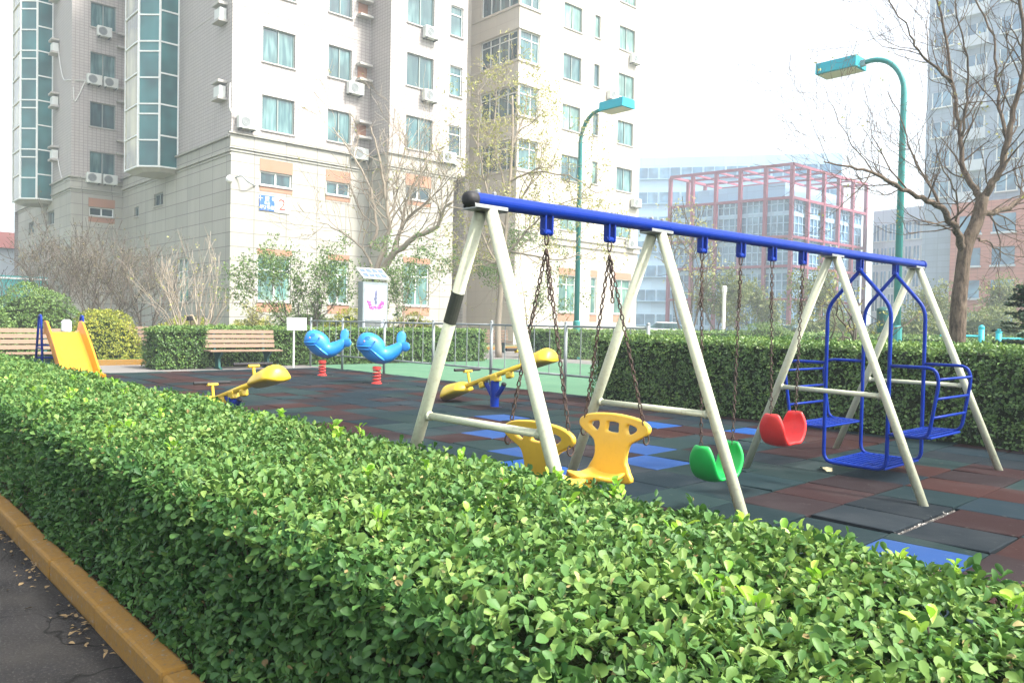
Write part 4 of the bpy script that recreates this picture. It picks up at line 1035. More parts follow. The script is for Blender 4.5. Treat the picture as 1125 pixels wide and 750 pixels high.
ZT = 27.0
def main_block():
    t = thing('apartment_block', 'large tiled apartment block on the left with teal glass bays and stone base', 'building', (-33.6, 13.93, 0))
    FBp = Face('X', -33.6, 1); FC = Face('X', -31.8, 1); FL = Face('Y', 13.93, -1); FA = Face('X', -49.02, 1); FAL = Face('Y', 11.23, -1); FS = Face('Y', 20.9, -1)
    up, lo = MB(), MB()
    rows = range(5); holesB, holesC, holesA, holesLow, holesLowC, holesLowA = [], [], [], [], [], []
    cu = lambda: random.choice(['window_glass', 'window_glass', 'window_glass', 'green_curtain', 'dark_glass'])
    WB = []
    for k in rows:
        z = 9.65+3.04*k
        holesB += [(15.32, 16.88, z+.02, z+1.58), (18.6, 19.85, z+.1, z+1.6)]; holesC += [(21.85, 23.45, z+.02, z+1.62), (24.5, 25.3, z+.1, z+1.62)]
    for k in range(5): z = 9.1+2.8*k; holesA.append((12.16, 13.5, z, z+1.4))
    FBp.wall(up, 13.93, 20.9, 8.75, ZT, holesB); FC.wall(up, 20.9, 25.6, 8.75, ZT, holesC); FA.wall(up, 11.23, 13.93, 8.4, ZT, holesA)
    FL.wall(up, -49.02, -33.6, 8.6, ZT, []); FAL.wall(up, -64.5, -49.02, 8.3, ZT, []); 
    FS.wall(up, -33.6, -31.8, 8.75, ZT, [])
    Face('Y', 25.6, 1).wall(up, -36.5, -31.8, 0, ZT, []); Face('X', -64.5, -1).wall(up, 11.23, 30, 0, ZT, [])
    rf = MB(); rf.box((-64.4, 13.95, ZT-.3), (-33.7, 30, ZT-.05)); rf.box((-64.4, 11.3, ZT-.3), (-49.1, 13.9, ZT-.05)); rf.box((-33.65, 21, ZT-.3), (-31.9, 25.5, ZT-.05)); rf.build('roof', 'concrete', t, world=True)
    up.build('upper_wall', 'wall_tile', t, world=True)
    lowB = [(15.2, 16.82, 1.98, 4.0), (18.75, 19.85, 1.98, 4.0), (15.27, 16.8, 7.2, 7.82), (18.58, 19.85, 7.2, 7.82)]
    lowC = [(21.85, 23.4, 1.98, 4.05), (21.9, 23.4, 7.2, 7.85)]
    lowA = [(12.16, 13.45, 6.85, 7.35)]
    lowL = [(-43.6, -42.2, 7.0, 7.65), (-46.9, -46.1, 6.75, 7.3), (-40.1, -38.5, 1.9, 4.1)]
    lowAL = [(-54.6, -52.9, 6.6, 7.4), (-59.8, -58.3, 6.5, 7.2)]
    FBp.wall(lo, 13.93, 20.9, 0, 8.75, lowB); FC.wall(lo, 20.9, 24.85, 0, 8.75, lowC); FA.wall(lo, 11.23, 13.93, 0, 8.4, lowA)
    FL.wall(lo, -49.02, -33.6, 0, 8.6, lowL); FAL.wall(lo, -63.2, -49.02, 0, 8.3, lowAL); FS.wall(lo, -33.6, -31.8, 0, 8.75, [])
    Face('X', -63.2, -1).wall(lo, 11.23, 30, 0, 8.3, []); Face('Y', 24.85, 1).wall(lo, -36.5, -31.8, 0, 8.75, [])
    lo.build('base_wall', 'wall_stone', t, world=True)
    for F_, hs in ((FBp, holesB), (FC, holesC), (FA, holesA)):
        for h in hs:
            nar = h[1]-h[0] < 1
            F_.window(t, h, ('frame_dark' if not nar else 'frame_white', cu()), (.5,) if not nar else (), (.72,) if nar else ())
    for F_, hs in ((FBp, lowB), (FC, lowC), (FA, lowA), (FL, lowL), (FAL, lowAL)):
        for h in hs:
            tall = h[3]-h[2] > 1
            F_.window(t, h, ('frame_white' if (F_ in (FBp, FC, FA) or tall) else 'frame_dark', 'green_curtain' if tall else 'dark_glass'), (.5,), (.7,) if tall else (), .06)
    def sp(F_, a0, a1, z0, z1):
        m = MB(); F_.box(m, a0, a1, z0, z1, -.005, .018); m.build('spandrel', 'spandrel', t, world=True)
    for a0, a1 in ((15.25, 16.83), (18.55, 19.88)): sp(FBp, a0, a1, 7.84, 8.38); sp(FBp, a0, a1, 6.93, 7.13)
    sp(FC, 21.87, 23.43, 7.87, 8.42); sp(FC, 21.87, 23.43, 6.93, 7.13); sp(FA, 12.12, 13.5, 7.37, 7.85); sp(FA, 12.12, 13.5, 6.5, 6.78)
    for F_, a0, a1 in ((FBp, 15.17, 16.85), (FBp, 18.72, 19.88), (FC, 21.82, 23.43)): sp(F_, a0, a1, 4.08, 4.34); sp(F_, a0, a1, 1.5, 1.91)
    # cornice: three stepped bands round the base
    c = MB()
    for z0, z1, o in ((8.62, 8.72, .10), (8.74, 9.22, .05), (9.24, 9.32, .16), (8.50, 8.56, .05)):
        FBp.box(c, 13.93-o, 20.9-o, z0, z1, -.01, o); FL.box(c, -49.0, -33.6-.02, z0-.15, z1-.15, -.01, o)
        FC.box(c, 20.9-o, 25.0, z0, z1, -.01, o); FA.box(c, 11.23-o, 13.93-o, z0-.35, z1-.35, -.01, o); FAL.box(c, -63.3, -49.03, z0-.35, z1-.35, -.01, o)
        FS.box(c, -33.58+o, -31.82, z0, z1, -.01, o)
    c.build('cornice', 'wall_stone', t, world=True)
    bands = MB()
    for k in range(2, 6, 2):
        z = 8.95+3.04*k-.15
        FBp.box(bands, 13.9, 20.85, z, z+.05, -.01, .012); FL.box(bands, -49, -33.62, z, z+.05, -.01, .012); FC.box(bands, 20.88, 25.6, z, z+.05, -.01, .012)
    bands.build('string_course', 'concrete', t, world=True)
    # glass bays
    def bay(poly, z0, z1, mats, sf, pitch):
        base = MB(); cx = sum(p[0] for p in poly)/len(poly); pts = [Vector((p[0], p[1], 0)) for p in poly]
        n = len(pts)
        base.loft([[p+Vector((0, 0, z0-.22))+(Vector((cx, poly[0][1], 0))-p)*.2 for p in pts], [p+Vector((0, 0, z0)) for p in pts]])
        o = base.build('glass_bay', 'concrete', t, world=True)
        base2 = MB(); base2.loft([[p+Vector((0, 0, z1)) for p in pts], [p+Vector((0, 0, z1+.3)) for p in pts]])
        base2.build('bay_top', 'concrete', o, world=True)
        fr = MB()
        for i in range(n-1):
            a_, b_ = pts[i], pts[i+1]
            g = MB(); g.add([a_+Vector((0, 0, z0)), b_+Vector((0, 0, z0)), b_+Vector((0, 0, z1)), a_+Vector((0, 0, z1))], [(0, 1, 2, 3)])
            g.build('pane', mats[i], o, world=True)
            d_ = (b_-a_).normalized(); nrm = Vector((d_.y, -d_.x, 0))
            z = z0; k = 0
            while z < z1:
                c0 = (a_+b_)/2+Vector((0, 0, z))+nrm*.01
                fr.obox(c0, (b_-a_)/2, nrm*.04, Vector((0, 0, .035)))
                z += (pitch*.42, pitch*.42, pitch*.16)[k % 3] if sf[i] else pitch/2; k += 1
        for p in pts: fr.tube([p+Vector((0, 0, z0-.05)), p+Vector((0, 0, z1+.05))], .06, 6)
        fr.build('bay_frame', 'frame_white', o, world=True)
    bay([(-42.9, 13.93), (-42.9, 12.28), (-40.85, 12.28), (-40.1, 13.03), (-40.1, 13.93)], 8.55, ZT-1.5, ('yellow_reflect', 'yellow_reflect', 'oriel_glass', 'oriel_glass'), (0, 0, 1, 0), 3.04)
    bay([(-56.3, 11.23), (-56.3, 9.7), (-54.1, 9.7), (-53.4, 10.41), (-53.4, 11.23)], 8.05, ZT-1.5, ('yellow_reflect', 'yellow_reflect', 'oriel_glass', 'oriel_glass'), (0, 0, 1, 0), 2.9)
    # air conditioners
    for a, z in ((14.13, 9.5), (19.55, 12.15), (18.95+.9, 9.05)): FBp.ac(t, a, z)
    for a, z in ((22.7, 12.1), (23.9, 9.25), (22.7, 15.2)): FC.ac(t, a, z)
    for a, z in ((11.95, 8.68), (12.8, 8.68), (11.95, 14.2), (12.8, 14.2), (12.45, 17.0)): FA.ac(t, a, z, .75)
    for z in (12.0, 15.1, 9.2): FBp.ledge(t, 20.08, z+1.0, .72)
    for z in (10.9, 14.3, 17.9): FL.ledge(t, -34.9, z, .8, True)
    for z in (10.3, 13.4, 16.5, 19.6, 22.5): FAL.ledge(t, -52.6, z, .8, True)
    for z in (10.6, 13.6, 16.7, 19.7): FL.ledge(t, -48.98, z, .3, False)
    cb = MB(); cb.tube(smooth_path([(-33.57, 13.85, 11.4), (-33.5, 13.82, 10.3), (-33.5, 14.1, 10.0), (-33.48, 14.3, 9.85)], 5), .03, 5)
    cb.tube(smooth_path([FA.P(11.3, 13.9, .04), FA.P(11.5, 12.5, .04)+Vector((0, -.1, .6)), FA.P(11.9, 14.35, .04)], 4), .03, 5)
    cb.tube(smooth_path([FAL.P(-52.0, 16.8, .05), FAL.P(-50.8, 14.8, .05), FAL.P(-49.2, 14.3, .05), FA.P(12.0, 14.4, .05)], 5), .03, 5)
    cb.tube(smooth_path([FAL.P(-52.0, 10.5, .05), FAL.P(-50.8, 9.0, .05), FAL.P(-49.2, 8.8, .05), FA.P(12.0, 8.95, .05)], 5), .03, 5)
    cb.build('pipe', 'cable_white', t, world=True)
main_block()

def rear_block():
    t = thing('apartment_block', 'pale sunlit apartment block behind the teal lamp, with a glazed corner bay', 'building', (-33, 30, 0))
    F1 = Face('X', -33.0, 1); FBX = Face('X', -32.2, 1); FBY = Face('Y', 29.6, -1); FR_ = Face('X', -36.4, 1)
    w = MB(); rows = range(6); H1, HB, HY = [], [], []
    for k in rows:
        z = 6.95+3.04*k
        H1 += [(34.0, 35.6, z, z+1.5), (39.15, 40.75, z, z+1.5)]
        if k: H1.append((36.78, 37.3, z+.1, z+1.5))
    for k in range(1, 6):
        z = 6.85+3.04*k; HB.append((29.72, 31.2, z, z+1.65)); HY.append((-35.5, -32.35, z, z+1.65))
    low = [(34.0, 35.5, 1.95, 4.2), (36.9, 37.45, 1.9, 4.2), (39.2, 40.85, 1.95, 4.2)]
    HR = [(27.0, 28.1, 5.8, 6.9), (27.0, 28.3, 1.8, 3.9), (27.0, 28.1, 9.3, 10.4)]
    F1.wall(w, 32.6, 41.5, 0, ZT, H1+low); FBX.wall(w, 29.6, 31.3, 8.0, ZT, HB); FBY.wall(w, -36.4, -32.2, 0, ZT, HY)
    w.add([(-32.2, 31.3, 0), (-33.0, 32.7, 0), (-33.0, 32.7, ZT), (-32.2, 31.3, ZT)], [(0, 1, 2, 3)])
    FBX.wall(w, 29.6, 31.3, 0, 8.0, []); FR_.wall(w, 25.6, 29.6, 0, ZT, HR); Face('Y', 41.5, 1).wall(w, -48, -33, 0, ZT, [])
    w.build('wall', 'wall_cream', t, world=True)
    r_ = MB(); r_.box((-48, 29.7, ZT-.3), (-33.1, 41.4, ZT-.05)); r_.box((-48, 25.8, ZT-.3), (-36.5, 29.69, ZT-.06)); r_.build('roof', 'concrete', t, world=True)
    for h in H1:
        nar = h[1]-h[0] < 1; F1.window(t, h, ('frame_dark', random.choice(['green_curtain', 'green_curtain', 'window_glass'])), () if nar else (.5,))
    for h in low: F1.window(t, h, ('frame_white', 'green_curtain'), (.5,) if h[1]-h[0] > 1 else (), (.75,))
    for h in HB: FBX.window(t, h, ('frame_white', 'window_glass'), (.62,), (.72,))
    for h in HY: FBY.window(t, h, ('frame_white', 'dark_glass'), (.25, .5, .75), (.75,))
    for h in HR: FR_.window(t, h, ('frame_white', 'dark_glass'), (.5,))
    for a0, a1 in ((33.95, 35.55), (36.85, 37.5), (39.15, 40.9)):
        for z0, z1 in ((4.24, 4.65), (1.4, 1.86)):
            m = MB(); F1.box(m, a0, a1, z0, z1, -.005, .018); m.build('spandrel', 'spandrel', t, world=True)
    c = MB()
    for z0, z1, o in ((6.0, 6.35, .10), (6.36, 6.46, .2)): F1.box(c, 32.9, 41.5+o, z0, z1, -.01, o); FBX.box(c, 29.6-o, 31.3, z0, z1, -.01, o); FBY.box(c, -36.3, -32.22, z0, z1, -.01, o)
    for k in range(1, 6):
        z = 6.85+3.04*k
        for zz in (z-.14, z+1.66): FBX.box(c, 29.6-.08, 31.3, zz, zz+.12, -.01, .08); FBY.box(c, -36.3, -32.22, zz, zz+.12, -.01, .08)
    c.build('cornice', 'wall_cream', t, world=True)
    m = MB(); m.box((-34.6, 26.3, 0), (-33.9, 27.1, ZT)); m.build('pilaster', 'wall_cream', t, world=True)
    for a, z in ((41.0-.85, 18.4), (40.6, 9.05), (40.2, 6.3), (38.0, 15.6)): F1.ac(t, a, z, .8)
rear_block()

# number plates and camera on the first block
t = thing('address_plate', 'blue address plate with white characters on the stone base wall', 'sign', (-33.57, 15.62, 6.4))
m = MB(); m.box((0, -.39, -.34), (.02, .33, .34)); m.build('plate', 'sign_blue', t, bevel=.004)
for body, z, s_ in (('十 里 号', .17, .25), ('Shili', -.015, .17), ('甲2号楼', -.20, .20)):
    v, f = text_data(body, s_, .003); m = MB(); m.add([(.024+p[2], -.03+p[0], z+p[1]) for p in v], f); m.build('lettering', 'white_paint', t)
t = thing('number_plate', 'white plate with a red number 2 beside the blue address plate', 'sign', (-33.57, 16.33, 6.37))
m = MB(); m.box((0, -.37, -.34), (.02, .37, .34)); m.build('plate', 'white_paint', t, bevel=.004)
v, f = text_data('2', .72, .003); m = MB(); m.add([(.024+p[2], -.02+p[0]*1.05, p[1]) for p in v], f); m.build('numeral', 'sign_red', t)
t = thing('security_camera', 'white dome security camera on an arm at the building corner', 'camera', (-33.6, 13.93, 7.3))
m = MB(); m.ball((.25, -.15, -.1), .17, 12, 8); m.build('dome', 'white_paint', t, smooth=True)
m = MB(); m.tube(smooth_path([(.0, .2, .05), (.2, .4, .12), (.35, .6, -.1), (.02, 1.1, -.2)], 4), .03, 6); m.tube([(0, .0, .08), (.25, -.15, .07)], .04, 6); m.build('arm', 'grey_paint', t, smooth=True)

# ================================================================== glass office block with red frame
def office():
    C = D(871, 180, 100); zt = C.z
    def hit(x, y): r_ = ray(x, y); k = (zt-EYE.z)/r_.z; return EYE+r_*k
    Lp, Rp = hit(737, 195), hit(952, 203)
    for p in (C, Lp, Rp): p.z = 0
    B = Lp+Rp-C
    t = thing('office_block', 'hazy glass office block with an open red steel frame on top', 'building', (C.x, C.y, 0))
    lv = [22.4, 18.1, 13.1, 9.3, 5.0]; lv[0] = zt
    fr = MB(); nL, nR = 5, 5
    side = [(C, Lp, nL), (C, Rp, nR), (Lp, B, nR), (Rp, B, nL)]
    for a_, b_, n_ in side:
        for z in lv: fr.obox((a_+b_)/2+Vector((0, 0, z)), (b_-a_)/2, Vector((0, 0, .17)), (b_-a_).normalized().cross(Vector((0, 0, 1)))*.18)
    fr.build('beams', 'frame_red', t, world=True)
    done = set()
    for a_, b_, n_ in side:
        for i in range(n_+1):
            p = lerp(a_, b_, i/n_); key = (round(p.x, 1), round(p.y, 1))
            if key in done: continue
            done.add(key); m = MB(); m.box((p.x-.22, p.y-.22, 0), (p.x+.22, p.y+.22, zt-.18)); m.build('column', 'frame_red', t, world=True)
    rf = MB()
    for i in range(1, 5):
        u = i/5
        for p, q_ in ((lerp(C, Lp, u), lerp(Rp, B, u)), (lerp(C, Rp, u), lerp(Lp, B, u))):
            rf.obox((p+q_)/2+Vector((0, 0, zt)), (q_-p)/2, Vector((0, 0, .13)), (q_-p).normalized().cross(Vector((0, 0, 1)))*.12)
    rf.build('pergola_bars', 'frame_red', t, world=True)
    # glazed volume set back
    cen = (C+B)/2; ins = .05
    q = [lerp(p, cen, ins) for p in (Lp, C, Rp, B)]
    g = MB(); g.loft([[p.copy() for p in q], [p+Vector((0, 0, 18.0)) for p in q]]); g.build('curtain_wall', 'far_glass', t, world=True)
    ml = MB()
    for a_, b_ in ((q[0], q[1]), (q[1], q[2])):
        n_ = 20; nn = (b_-a_).normalized().cross(Vector((0, 0, 1)))
        for i in range(n_+1): ml.obox(lerp(a_, b_, i/n_)+Vector((0, 0, 9)), (b_-a_).normalized()*.07, nn*.12, Vector((0, 0, 9)))
        for z in np.arange(1.2, 18.1, 1.25): ml.obox((a_+b_)/2+Vector((0, 0, z)), (b_-a_)/2, nn*.12, Vector((0, 0, .05 if int(z/1.25) % 3 else .28)))
    ml.build('mullions', 'blue_pale', t, world=True)
    p2 = [lerp(p, cen, .28) for p in (Lp, C, Rp, B)]
    h = MB(); h.loft([[p+Vector((0, 0, 18.0)) for p in p2], [p+Vector((0, 0, 20.6)) for p in p2]]); h.build('rooftop_room', 'blue_pale', t, world=True)
office()
def slab(name, label, a, b_, depth, h, wall, glass, cols, fl=3.3, z0=0, win=(.62, .55), cat='building', frame='frame_white', use=99):
    """a far block: front edge a-b (ground points), extruded back; real window boxes with panes set in"""
    a = Vector((a[0], a[1], 0)); b_ = Vector((b_[0], b_[1], 0)); e = (b_-a).normalized(); n = Vector((e.y, -e.x, 0))
    if n.dot(-((a+b_)/2)) < 0: n = -n
    t = thing(name, label, cat, (a.x, a.y, 0)); m = MB()
    m.loft([[a+Vector((0, 0, z)), b_+Vector((0, 0, z)), b_-n*depth+Vector((0, 0, z)), a-n*depth+Vector((0, 0, z))] for z in (z0, h)])
    m.build('wall', wall, t, world=True)
    L = (b_-a).length; w = L/cols
    for j in range(int((h-z0)/fl)):
        for i in range(min(cols, use)):
            mm = MB(); s_ = MB(); c = a+e*(i+.5)*w+Vector((0, 0, z0+j*fl+fl*.55))+n*.03
            mm.obox(c, e*w*win[0]/2, n*.05, Vector((0, 0, fl*win[1]/2)))
            for u in (-.5, 0, .5): s_.obox(c+e*w*win[0]*u+n*.06, e*.05, n*.04, Vector((0, 0, fl*win[1]/2)))
            s_.obox(c+n*.05-Vector((0, 0, fl*win[1]/2+.06)), e*(w*win[0]/2+.1), n*.2, Vector((0, 0, .06)))
            o = mm.build('window', glass, t, world=True); s_.build('window_frame', frame, o, world=True)
    return t, e, n, a, b_
q0, q1 = D(700, 200, 135), D(970, 200, 135)
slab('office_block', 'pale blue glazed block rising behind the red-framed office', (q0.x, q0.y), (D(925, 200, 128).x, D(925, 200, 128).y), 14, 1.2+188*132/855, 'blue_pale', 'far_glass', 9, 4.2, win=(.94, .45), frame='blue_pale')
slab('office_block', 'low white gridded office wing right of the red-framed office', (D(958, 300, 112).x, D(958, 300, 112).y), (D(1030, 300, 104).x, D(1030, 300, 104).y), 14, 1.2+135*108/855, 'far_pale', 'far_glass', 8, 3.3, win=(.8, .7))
# residential tower at the right
def tower():
    Yp = 86.; xa = PY(1017, 150, Yp).x
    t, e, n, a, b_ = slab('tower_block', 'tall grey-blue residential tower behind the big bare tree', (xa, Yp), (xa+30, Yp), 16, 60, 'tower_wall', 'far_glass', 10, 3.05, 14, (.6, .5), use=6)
    for j in range(15):
        for i in (1, 3, 5):
            m = MB(); z = 14+j*3.05; x0 = xa+i*3; m.box((x0+.15, Yp-1.2, z), (x0+2.85, Yp-.15, z+.14)); m.box((x0+.15, Yp-1.2, z+.14), (x0+2.85, Yp-1.12, z+1.05)); m.build('balcony', 'far_pale', t, world=True)
    m = MB(); m.box((xa+3.2, Yp-1.6, 0), (xa+30, Yp+16, 13.9)); m.build('podium', 'terracotta', t, world=True)
    m = MB(); m.box((xa, Yp, 0), (xa+3.15, Yp+16, 13.98)); m.build('podium', 'tower_wall', t, world=True)
    for j in range(4):
        for i in range(9):
            m = MB(); x0 = xa+4.0+i*2.9; z = 1.4+j*3.15; m.box((x0, Yp-1.66, z), (x0+1.9, Yp-1.58, z+1.7)); w_ = m.build('window', 'far_glass', t, world=True)
            m = MB(); m.box((x0-.1, Yp-1.9, z-.2), (x0+2.0, Yp-1.55, z-.02)); m.build('sill', 'far_pale', w_, world=True)
tower()
# small red-roofed building and teal hoarding, far left
p = D(8, 300, 60)
t = thing('red_roofed_house', 'pale house with a red tiled roof at the far left edge', 'building', (p.x, p.y, 0))
m = MB(); m.box((p.x-10, p.y-9, 0), (p.x, p.y+2.5, 6.2)); m.build('wall', 'far_pale', t, world=True)
m = MB(); m.loft([[Vector((p.x-10.5, p.y-9.5, 6.2)), Vector((p.x+.5, p.y-9.5, 6.2)), Vector((p.x+.5, p.y+3, 6.2)), Vector((p.x-10.5, p.y+3, 6.2))], [Vector((p.x-8, p.y-7, 7.7)), Vector((p.x-3, p.y-7, 7.7)), Vector((p.x-3, p.y+1, 7.7)), Vector((p.x-8, p.y+1, 7.7))]]); m.build('roof', 'roof_red', t, world=True)
p = D(5, 320, 45); t = thing('hoarding', 'teal site hoarding standing at the far left edge', 'fence', (p.x, p.y, 0))
m = MB()
for i in range(14): m.box((p.x, p.y-9+i*.8, 0), (p.x+.04+.02*(i % 2), p.y-9+i*.8+.78, 3.4))
m.build('panels', 'hoarding_teal', t, world=True)
m = MB(); m.box((p.x+.07, p.y-9, 3.2), (p.x+.12, p.y+2.2, 3.3)); m.build('rail', 'white_paint', t, world=True)

# cars far away
def car(label, p, rz, mat):
    t = thing('parked_car', label, 'car', (p.x, p.y, 0), rz, 'cars parked in front of the office block')
    def prof(pts, w, n, mt):
        v, f = plate([pts], w, .04); m = MB(); m.add([(q_[0], q_[2], q_[1]) for q_ in v], f); return m.build(n, mt, t, smooth=False)
    prof([(-2.1, .3), (2.1, .3), (2.15, .65), (1.9, .85), (1.1, .95), (-1.7, 1.0), (-2.1, .9)], 1.66, 'body', mat)
    prof([(1.1, .95), (.4, 1.4), (-1.1, 1.42), (-1.75, 1.0)], 1.4, 'cabin', 'dark_glass')
    prof([(.35, 1.4), (.3, 1.46), (-1.05, 1.48), (-1.1, 1.42)], 1.3, 'roof', mat)
    for x in (-1.3, 1.3):
        for y in (-.82, .82):
            m = MB(); m.tube([(x, y-.09, .32), (x, y+.09, .32)], .32, 16); w_ = m.build('wheel', 'tyre', t)
            m = MB(); m.tube([(x, y-.10, .32), (x, y+.10, .32)], .18, 10); m.build('rim', 'grey_paint', w_)
pa = D(737, 362, 58); pa.z = 0; car('white car parked far away left of the round green shrub', pa, R(40), 'car_white')
pb = D(862, 362, 58); pb.z = 0; car('silver car parked far away right of the round green shrub', pb, R(35), 'car_silver')
q = D(795, 350, 45)
t = thing('bollard_light', 'white post light far away between the first and second cars', 'street lamp', (q.x, q.y, 0))
m = MB(); m.tube([(0, 0, 0), (0, 0, 3.2)], .10, 10); m.build('post', 'white_paint', t); m = MB(); m.lathe((0, 0, 3.2), [(.1, 0), (.14, .05), (.14, .35), (.1, .4)], 12); m.build('lantern', 'frame_white', t)
q = D(1078, 372, 17)
t = thing('exercise_bars', 'turquoise tubular rails behind the big bare tree trunk', 'exercise rails', (q.x, q.y, 0))
m = MB()
ex = (D(1090, 360, 17)-D(1058, 360, 17)).normalized(); ex.z = 0
paint('turquoise', (.02, .36, .42), .45, .15)
for k, dx in enumerate((0, .38)):
    m = MB(); o = ex*dx; m.tube([o, o+Vector((0, 0, 1.3-.08*k))], .06, 12); m.ball(o+Vector((0, 0, 1.3-.08*k)), .068, 10, 6); m.build('post', 'turquoise', t, smooth=True)
m = MB(); m.tube([Vector((0, 0, 1.12))-ex*.9, Vector((0, 0, 1.12))], .022, 8); m.build('rail', 'turquoise', t)
m = MB(); m.tube([ex*.38+Vector((0, 0, 1.08)), ex*1.7+Vector((0, 0, 1.08))], .022, 8); m.build('rail', 'turquoise', t)

# ================================================================== trees
def L3(px, d, dd=0): # photo polyline -> 3-D limb, drifting in depth
    n = len(px); return [D(x, y, d+dd*i/max(1, n-1)) for i, (x, y) in enumerate(px)]
def big_tree():
    d = 12.5; b = D(1050, 400, d); t = thing('bare_tree', 'large bare grey-barked tree with wide forking limbs at right', 'tree', (b.x, b.y, 0))
    tr = Tree(); tk = MB()
    pts = [Vector((b.x, b.y, 0)), *L3([(1053, 340), (1056, 310), (1061, 272), (1073, 244), (1080, 215)], d)]
    tk.tube(smooth_path(pts, 4), [lerp(.130, .102, min(1, i/10)) if i < 12 else lerp(.105, .092, (i-12)/8) for i in range(21)], 14)
    tk.build('trunk', 'bark_grey', t, world=True, smooth=True)
    limbs = [([(1058, 275), (1050, 255), (1034, 228), (1013, 218), (990, 207), (962, 192), (935, 184), (905, 178)], .10, .012, -1.2),
             ([(1079, 220), (1070, 207), (1058, 186), (1055, 158), (1052, 128), (1045, 85), (1037, 30), (1022, -25)], .085, .02, .6),
             ([(1080, 216), (1086, 208), (1099, 189), (1107, 155), (1114, 122), (1122, 88), (1124, 40), (1118, -20)], .10, .03, -.5),
             ([(1074, 236), (1092, 233), (1108, 228), (1125, 214), (1150, 193), (1180, 150)], .085, .03, .8),
             ([(1035, 228), (1022, 205), (1013, 190), (1000, 165), (990, 130), (975, 100)], .04, .008, .9),
             ([(1045, 90), (1028, 74), (1008, 55), (998, 32), (980, 4), (960, -20)], .035, .008, -.8),
             ([(1106, 152), (1098, 118), (1095, 85), (1090, 40), (1072, 0), (1060, -30)], .045, .012, .7),
             ([(1056, 150), (1062, 110), (1063, 70), (1058, 45), (1050, 10), (1048, -20)], .035, .01, -.6),
             ([(1074, 262), (1086, 267), (1098, 275), (1112, 281), (1135, 281)], .025, .006, .5),
             ([(1050, 255), (1052, 225), (1045, 200), (1032, 175), (1028, 150)], .03, .006, -.9),
             ([(1122, 90), (1135, 60), (1150, 20)], .05, .02, .3),
             ([(962, 192), (945, 170), (930, 150), (915, 118), (903, 92)], .018, .004, -.3),
             ([(990, 207), (975, 215), (955, 208), (935, 205), (915, 200)], .015, .004, .6)]
    for px, r0, r1, dd in limbs:
        pts, rs = tr.limb(L3(px, d, dd), r0*.7, r1*.7, 8, .012)
        tr.twigs(pts, rs, max(6, int(len(pts)*.62)), .85, 2, .15, up=.25, spread=.55, kids=3, wob=.16, rmin=.0028)
    tr.mb.build('branches', 'bark_grey', t, world=True, smooth=True)
    tr.leafy('dry_leaves', 90, .06, 'pale_tree_leaf', t, .05, 2, .1)
big_tree()

def left_tree():
    d = 28; b = D(404, 385, d); t = thing('bare_tree', 'bare spreading tree behind the billboard against the stone wall', 'tree', (b.x, b.y, 0))
    tk = MB(); tk.tube(smooth_path([Vector((b.x, b.y, 0)), *L3([(404, 345), (408, 318), (413, 304)], d)], 4), [lerp(.24, .17, i/12) for i in range(13)], 10); tk.build('trunk', 'bark_pale', t, world=True, smooth=True)
    tr = Tree()
    for px, r0, r1, dd in (([(413, 306), (431, 281), (445, 270), (460, 258), (479, 250), (488, 230), (497, 222)], .15, .04, -1.5),
                           ([(431, 281), (437, 262), (441, 250), (448, 220), (462, 190), (476, 158)], .10, .02, .8),
                           ([(412, 300), (424, 266), (427, 242), (421, 203), (416, 170), (408, 140)], .11, .02, -.5),
                           ([(407, 272), (414, 249), (407, 208), (393, 180), (379, 158), (365, 140)], .07, .015, 1.2),
                           ([(441, 252), (452, 235), (470, 220), (486, 205), (500, 190)], .06, .012, -1),
                           ([(410, 300), (402, 278), (385, 262), (365, 250), (350, 245)], .06, .012, .9),
                           ([(426, 240), (436, 215), (437, 190), (445, 160), (450, 130)], .05, .012, .4)):
        pts, rs = tr.limb(L3(px, d, dd), r0, r1, 6, .02); tr.twigs(pts, rs, 13, 1.5, 2, .2, up=.3, spread=.5, kids=3, wob=.15, rmin=.007)
    tr.mb.build('branches', 'bark_pale', t, world=True, smooth=True)
    tr.leafy('dry_leaves', 160, .09, 'pale_tree_leaf', t, .08, 2, .25)
left_tree()
def ginkgo():
    d = 27; b = D(548, 390, d); t = thing('thin_leafed_tree', 'slender tree with sparse yellow-green leaves between the two blocks', 'tree', (b.x, b.y, 0))
    tk = MB(); tk.tube(smooth_path([Vector((b.x, b.y, 0)), *L3([(547, 360), (550, 320), (553, 280), (557, 240), (560, 200), (563, 150), (563, 105)], d)], 3), [lerp(.12, .03, i/21) for i in range(22)], 8); tk.build('trunk', 'bark_pale', t, world=True, smooth=True)
    tr = Tree()
    for px in ([(552, 300), (535, 270), (522, 235), (514, 200)], [(553, 285), (572, 262), (592, 240), (615, 225), (640, 215)], [(556, 255), (540, 225), (530, 190), (525, 150), (530, 115)], [(557, 240), (575, 215), (590, 185), (600, 160)],
               [(559, 215), (548, 180), (543, 140), (545, 100)], [(560, 200), (580, 190), (605, 190), (630, 195), (655, 212)], [(562, 160), (575, 130), (580, 100)], [(554, 275), (580, 280), (610, 285), (640, 280)], [(553, 290), (530, 285), (515, 280)]):
        pts, rs = tr.limb(L3(px, d, random.uniform(-1, 1)), .055, .012, 5, .02); tr.twigs(pts, rs, 12, 1.2, 2, .15, up=.1, spread=.6, kids=3, wob=.2, rmin=.006)
    tr.mb.build('branches', 'bark_pale', t, world=True, smooth=True)
    tr.leafy('leaves', 3400, .085, 'pale_tree_leaf', t, .13, 3)
ginkgo()
